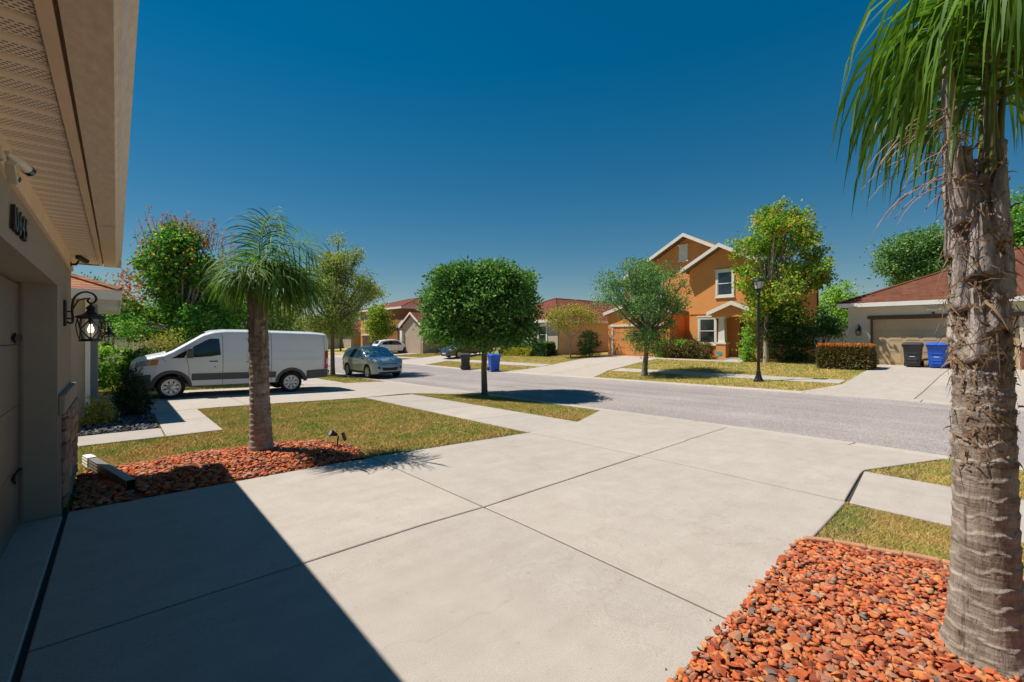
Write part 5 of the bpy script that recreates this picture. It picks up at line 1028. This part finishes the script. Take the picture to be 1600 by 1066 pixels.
for sd in (1, -1):
    vc.side('headlight', van, M_head, [(2.16, 1.00), (2.50, .95)], [(2.14, 1.17), (2.46, 1.10)], .008, 4, 10, (sd,)); vc.side('turn_lens', van, M_amber, [(1.99, 1.01), (2.155, 1.0)], [(1.95, 1.17), (2.135, 1.17)], .009, 4, 8, (sd,))
    tl = MB(); tl.box(-2.9, -2.80, sd*.90-.05, sd*.90+.05, .80, 1.42); MB_ = tl
    vc.side('tail_light', van, M_redl, [(-2.875, .79), (-2.74, .79)], [(-2.875, 1.42), (-2.76, 1.42)], .012, 6, 6, (sd,)); vc.side('reverse_light', van, M_wplast, [(-2.868, .95), (-2.80, .95)], [(-2.868, 1.15), (-2.80, 1.15)], .015, 3, 4, (sd,))
    y = sd*(vc.Y(.55, 1.1)+.012); MB().box(.50, .72, y-.014, y+.014, 1.085, 1.115).build('door_handle', M_under, van, bevel=.008); MB().lathe([(.02, 0), (.018, .01)], 12, (.57, sd*(vc.Y(.57, .93)), .93), 'y').build('lock', M_under, van)
    mr = MB(); mr.obox((1.22, sd*1.12, 1.36), (.16, .17, .30)); mr.obox((1.22, sd*1.02, 1.25), (.06, .12, .06)); mr.build('wing_mirror', M_clad, van, bevel=.03)
M_seam = mat('panel gap', (.06, .06, .065), .8)
def seam(car, par, P, w_=.012, sides=(1, -1), off=.004):
    P = np.array(P, float); d = np.gradient(P, axis=0); nr = np.stack([-d[:, 1], d[:, 0]], -1); nr /= np.linalg.norm(nr, axis=1, keepdims=True); return car.side('panel_gap', par, M_seam, (P-nr*w_/2).tolist(), (P+nr*w_/2).tolist(), off, 1, 30, sides)
seam(vc, van, [(.36, .40), (.36, 1.2), (.38, 1.9), (.42, 1.98)]); seam(vc, van, [(1.22, .55), (1.24, .95), (1.30, 1.2)]); seam(vc, van, [(-1.02, .42), (-1.02, 1.2), (-1.0, 1.97)]); seam(vc, van, [(-2.72, .80), (-2.74, 1.4), (-2.70, 1.95)]); seam(vc, van, [(1.78, 1.12), (1.9, 1.22), (2.06, 1.25)])
M_pres = mat('pressed panel edge', (.50, .51, .53), .4)
def press(P): 
    P = np.array(P, float); return vc.side('pressed_line', van, M_vanw, (P-(0, .008)).tolist(), (P+(0, .014)).tolist(), .010, 2, 30)
press([(-2.5, 1.80), (-1.1, 1.80)]); press([(-2.35, 1.40), (-1.15, 1.40)]); press([(-.9, 1.40), (.3, 1.40)]); press([(-2.6, 1.13), (-1.1, 1.13)]); press([(-.9, 1.13), (.25, 1.13)]); press([(-.9, 1.80), (.28, 1.80)])
place(van, 2.88, 17.72, math.pi-.015, 3.3)
# --- compact SUVs and a sedan
def suv(name, label, paint, shade=None, scale=1, cat='car', sedan=False, spokes=10):
    o = thing(name, label, cat)
    if sedan:
        c = Car(zu=[(-2.42, .80), (-2.36, .98), (-2.1, 1.06), (-1.6, 1.12), (-.95, 1.38), (-.4, 1.455), (.1, 1.45), (.5, 1.36), (1.1, 1.06), (1.6, 1.0), (2.1, .88), (2.3, .74), (2.38, .55)], hw=[(-2.42, .72), (-2.25, .86), (-1.8, .91), (1.6, .91), (2.0, .86), (2.25, .74), (2.38, .55)], belt=.92, roof=1.45, tumble=.22, sill=[(-2.42, .3), (-2, .26), (2, .24), (2.38, .26)], wheels=[(1.42, .37, .33), (-1.42, .37, .33)], re=.08)
        win_lo = [(-1.35, 1.0), (0, .97), (.98, .98)]; win_hi = [(-.92, 1.29), (-.2, 1.385), (.42, 1.33)]; ws = (.48, 1.12); rw = (-.95, -1.55); wb, wr = 2.84, .33; hl = [(1.85, .70), (2.26, .64)], [(1.80, .86), (2.2, .78)]
    else:
        c = Car(zu=[(-2.27, .82), (-2.24, 1.02), (-2.08, 1.22), (-1.86, 1.50), (-1.6, 1.59), (-1.0, 1.655), (-.3, 1.68), (.15, 1.655), (.45, 1.57), (.8, 1.36), (1.18, 1.14), (1.5, 1.09), (1.95, 1.02), (2.12, .93), (2.2, .80), (2.25, .55)], hw=[(-2.27, .74), (-2.15, .85), (-1.8, .905), (-.5, .92), (1.5, .92), (1.9, .88), (2.12, .78), (2.25, .62)], belt=1.0, roof=1.66, tumble=.20, sill=[(-2.27, .36), (-1.9, .28), (1.9, .24), (2.25, .28)], wheels=[(1.345, .39, .345), (-1.345, .39, .345)], re=.09)
        win_lo = [(-1.72, 1.14), (-.6, 1.08), (.9, 1.03)]; win_hi = [(-1.50, 1.42), (-.6, 1.56), (.35, 1.49)]; ws = (.42, 1.16); rw = (-1.78, -2.1); wb, wr = 2.69, .345; hl = [(1.72, .83), (2.13, .78)], [(1.52, 1.00), (2.05, .93)]
    c.body(o, paint); c.side('side_windows', o, M_dglass, win_lo, win_hi, .007, 6, 30); c.windscreen('windscreen', o, shade or M_dglass, ws[0], ws[1], .88, .98, .007); c.windscreen('rear_window', o, M_dglass, rw[0], rw[1], .82, .86, .007); c.flare(o, M_under if not sedan else paint, .045, .010)
    for x in (wb/2, -wb/2):
        for y in (.80, -.80): wheel(o, x, y, wr, .215, 'alloy', spokes)
    for xs_ in (.35, -.55):
        seam(c, o, [(xs_+.02, .32), (xs_, .8), (xs_-.02, c.belt)])
        c.side('pillar', o, M_under, [(xs_-.06, c.belt+.06), (xs_-.02, c.belt+.06)], [(xs_-.08, c.ZU(xs_)-.15), (xs_-.04, c.ZU(xs_)-.15)], .010, 3, 4)
    for sd in (1, -1):
        c.side('headlight', o, M_head, *hl, .008, 4, 10, (sd,)); x0 = c.x[0]; c.side('tail_light', o, M_redl, [(x0+.03, .88), (x0+.34, .92)], [(x0+.05, 1.06), (x0+.30, 1.08)], .009, 3, 8, (sd,))
        for xh in (.18, -.75): y = sd*(c.Y(xh, .93)+.01); MB().box(xh-.1, xh+.06, y-.012, y+.012, .90, .925).build('door_handle', paint, o, bevel=.006)
        m_ = MB(); m_.obox((.88, sd*1.0, 1.08 if not sedan else 1.0), (.12, .18, .13)); m_.build('wing_mirror', paint, o, bevel=.03); c.side('sill_trim', o, M_under, [(-.95, .25), (.95, .25)], [(-.95, .36), (.95, .36)], .01, 2, 12, (sd,))
    zf = .56 if sedan else .62
    gr = c.front('grille', o, M_under, [(-.40, zf-.20), (.40, zf-.20)], [(-.50, zf+.04), (.50, zf+.04)], .012)
    for q in range(3 if sedan else 0): c.front('grille_bar', gr, M_chrome, [(-.44, zf-.10+q*.055), (.44, zf-.10+q*.055)], [(-.44, zf-.085+q*.055), (.44, zf-.085+q*.055)], .02, 10, 1)
    c.front('upper_grille', o, M_under, [(-.40, zf+.13), (.40, zf+.13)], [(-.42, zf+.21), (.42, zf+.21)], .012); c.front('bumper', o, M_under, [(-.7, .27), (.7, .27)], [(-.72, .36), (.72, .36)], .014)
    for sd in (1, -1): c.front('fog_light', o, M_under, [(sd*.52, zf-.12), (sd*.68, zf-.10)], [(sd*.56, zf+.04), (sd*.70, zf+.02)], .014, 6, 3)
    c.front('licence_plate', o, M_wplast, [(-.26, .42), (.26, .42)], [(-.26, .53), (.26, .53)], .022) if sedan else None
    return o, c, wb
def shademat():
    m, t, p, o = nodes('foil sunshade with painted reflection'); co = obj_co(t, (1, 1, 1)); n = noise(t, co, 7, 5, .75, .8); c = ramp(t, n, [(.36, (.03, .12, .15)), (.5, (.10, .27, .31)), (.62, (.45, .60, .62)), (.72, (.08, .2, .24))]); t.links.new(c, p.inputs['Base Color']); p.inputs['Roughness'].default_value = .12; p.inputs['Coat Weight'].default_value = 1; p.inputs['Coat Roughness'].default_value = .02; bump(t, p, n, .3, .01); return m  # silver foil pattern, with the teal glass reflection painted into its colour
M_silver = mat('silver blue paint', (.30, .37, .44), .3, .03, 1, metal=.3, coat=.9)
o, c, wb = suv('compact_suv', 'silver compact car with foil sunshade parked at the kerb facing the camera', M_silver, shademat(), spokes=5); place(o, 11.05, 24.95, -math.pi/2+.015, wb)
rr_ = MB()
o, c, wb = suv('compact_suv', 'white compact car parked side-on before the brown house', mat('white car paint', (.70, .70, .70), .3, .02, 1, coat=.6), spokes=6); place(o, 25.0, 50.6, -.02, wb)
o, c, wb = suv('sedan', 'dark grey sedan parked behind the bins and the clipped tree', mat('graphite paint', (.055, .06, .068), .25, .03, 1, metal=.4, coat=1), None, sedan=True, spokes=10); place(o, 23.6, 33.2, math.pi-.02, wb)

# ------------------------------------------------------------------ wheeled bins
def bin_(label, loc, rz, col, strip, grp='wheeled bins'):
    mm = mat('bin plastic', col, .45, .07, 5, spec=.4, bs=.08, bscale=80); o = thing('wheeled_bin', label, 'bin', loc, rz, grp)
    def ring(w_, d_, z, r=.05, k=4, dx=0):
        P = []
        for cx_, cy_, a0 in ((d_/2-r, w_/2-r, 0), (-d_/2+r, w_/2-r, 90), (-d_/2+r, -w_/2+r, 180), (d_/2-r, -w_/2+r, 270)):
            for q in range(k+1): a = R(a0+90*q/k); P.append((cx_+r*math.cos(a)+dx, cy_+r*math.sin(a), z))
        return P
    def loft(S_):
        m = MB(); n = len(S_[0]); v = [p for s in S_ for p in s]; f = [(i*n+j, i*n+(j+1) % n, (i+1)*n+(j+1) % n, (i+1)*n+j) for i in range(len(S_)-1) for j in range(n)]; f += [tuple(range(n-1, -1, -1)), tuple((len(S_)-1)*n+j for j in range(n))]; return m.add(v, f)
    # front looks to -x
    loft([ring(.50, .52, .03), ring(.52, .54, .07), ring(.58, .64, .55, dx=-.02), ring(.62, .70, .86, dx=-.03), ring(.68, .76, .90, dx=-.03), ring(.69, .77, .97, dx=-.03)]).build('body', mm, o, smooth=35)
    loft([ring(.70, .80, .975, dx=-.04), ring(.71, .82, 1.0, dx=-.04), ring(.66, .74, 1.05, .08, dx=-.03), ring(.54, .60, 1.085, .1, dx=-.02)]).build('lid', mm, o, smooth=40)
    b = MB(); b.box(-.375, -.33, -.19, .19, .60, .64); b.box(-.355, -.30, -.17, .17, .30, .33); b.build('catch_bar', mm, o, bevel=.008)
    pn = MB(); pn.prism([(-.17, .16), (.17, .16), (.20, .50), (-.20, .50)], 'x', -.335, -.27); pn.build('front_panel', mm, o, bevel=.01)
    if strip: MB().box(-.345, -.33, -.09, .09, .455, .478).build('label_strip', M_white, o)
    h = MB(); h.tube([(.36, -.26, .94), (.46, -.26, .97), (.46, .26, .97), (.36, .26, .94)], .017, 8); h.build('handle', mm, o, smooth=60)
    for s in (-1, 1):
        wv = MB(); wv.lathe([(.04, -.035), (.125, -.035), (.13, -.02), (.13, .02), (.125, .035), (.04, .035)], 24, (.27, s*.30, .13), 'y'); wv.build('wheel', M_tyre, o, smooth=40)
    MB().tube([(.27, -.30, .13), (.27, .30, .13)], .015, 8).build('axle', M_under, o); return o
GREY, BLUE = (.045, .045, .047), (.012, .10, .52)
bin_('charcoal wheeled bin on the verge across the road', (17.75, 25.2, g1(17.75, 25.2)+.004), R(55), GREY, False)
bin_('blue wheeled bin on the verge right of the clipped tree trunk', (17.8, 22.2, g1(17.8, 22.2)+.004), R(70), BLUE, False)
bin_('charcoal wheeled bin in front of the tan garage door', (26.95, 3.60, g1(26.95, 3.6)+.004), R(2), GREY, True); bin_('blue wheeled bin in front of the tan garage door', (26.95, 2.78, g1(26.95, 2.78)+.004), R(-2), BLUE, True)

# ------------------------------------------------------------------ street lamp
lp = thing('street_lamp', 'black post-top street lamp on the verge in front of the orange house', 'street lamp', (20.11, 7.54, g1(20.11, 7.54)-.03))
MB().lathe([(.20, 0), (.20, .05), (.18, .08), (.145, .15), (.105, .28), (.085, .40), (.09, .44), (.07, .46)], 8).build('base', M_black, lp, smooth=20)
MB().lathe([(.062, .44), (.056, 1.2), (.052, 2.6), (.048, 3.55), (.085, 3.57), (.085, 3.62), (.055, 3.66), (.07, 3.74), (.12, 3.78), (.12, 3.82)], 16).build('post', M_black, lp, smooth=30)
M_frost = mat('frosted lamp panel', (.55, .54, .50), .35, .06, 4, spec=.5)
hd = MB().lathe([(.115, 3.82), (.135, 3.83), (.205, 4.14), (.215, 4.16), (.20, 4.165)], 6); fr_ = MB()
lpn = MB().lathe([(.118, 3.84), (.192, 4.13)], 6, cap=False).build('lamp_panel', M_frost, lp)
for k in range(6):
    a = 2*math.pi*k/6; fr_.tube([(.122*math.cos(a), .122*math.sin(a), 3.82), (.20*math.cos(a), .20*math.sin(a), 4.15)], .011, 6)
fr_.lathe([(.10, 3.81), (.135, 3.815), (.135, 3.84), (.11, 3.845)], 12); fr_.lathe([(.19, 4.13), (.235, 4.14), (.235, 4.165), (.19, 4.17)], 12); fr_.build('lantern_frame', M_black, lp)
MB().lathe([(.235, 4.165), (.20, 4.20), (.13, 4.27), (.05, 4.31), (.03, 4.33), (.035, 4.36), (.004, 4.40)], 16).build('cap', M_black, lp, smooth=35)
# ------------------------------------------------------------------ solar spotlight in the rock bed
sp = thing('garden_spotlight', 'black solar spotlight on a stake at the front of the palm rock bed', 'spotlight', (2.57, 7.05, g1(2.57, 7.05)))
MB().tube([(0, 0, -.02), (0, 0, .12), (.01, -.01, .18)], [.012, .012, .014], 8).build('stake', M_black, sp, smooth=60)
c0 = to_xy(np.array([-.01, 0, .20])); d0 = to_xy(np.array([-.55, -.55, .38])); d0 = d0/np.linalg.norm(d0)
MB().tube([c0, c0+d0*.03, c0+d0*.10, c0+d0*.115], [.022, .03, .05, .05], 16).build('lamp_head', M_black, sp, smooth=50); MB().tube([c0+d0*.116, c0+d0*.118], [.043, .043], 16).build('lens', M_head, sp)
q0 = to_xy(np.array([.10, 0, .175])); rx = Matrix(((RV[0], FV[0], 0), (RV[1], FV[1], 0), (0, 0, 1))); MB().obox(q0, (.02, .085, .13), rx @ Matrix.Rotation(R(-22), 3, 'Y')).build('solar_panel', M_black, sp, bevel=.004); MB().tube([to_xy(np.array([.0, 0, .17])), to_xy(np.array([.09, 0, .18]))], .008, 6).build('arm', M_black, sp)
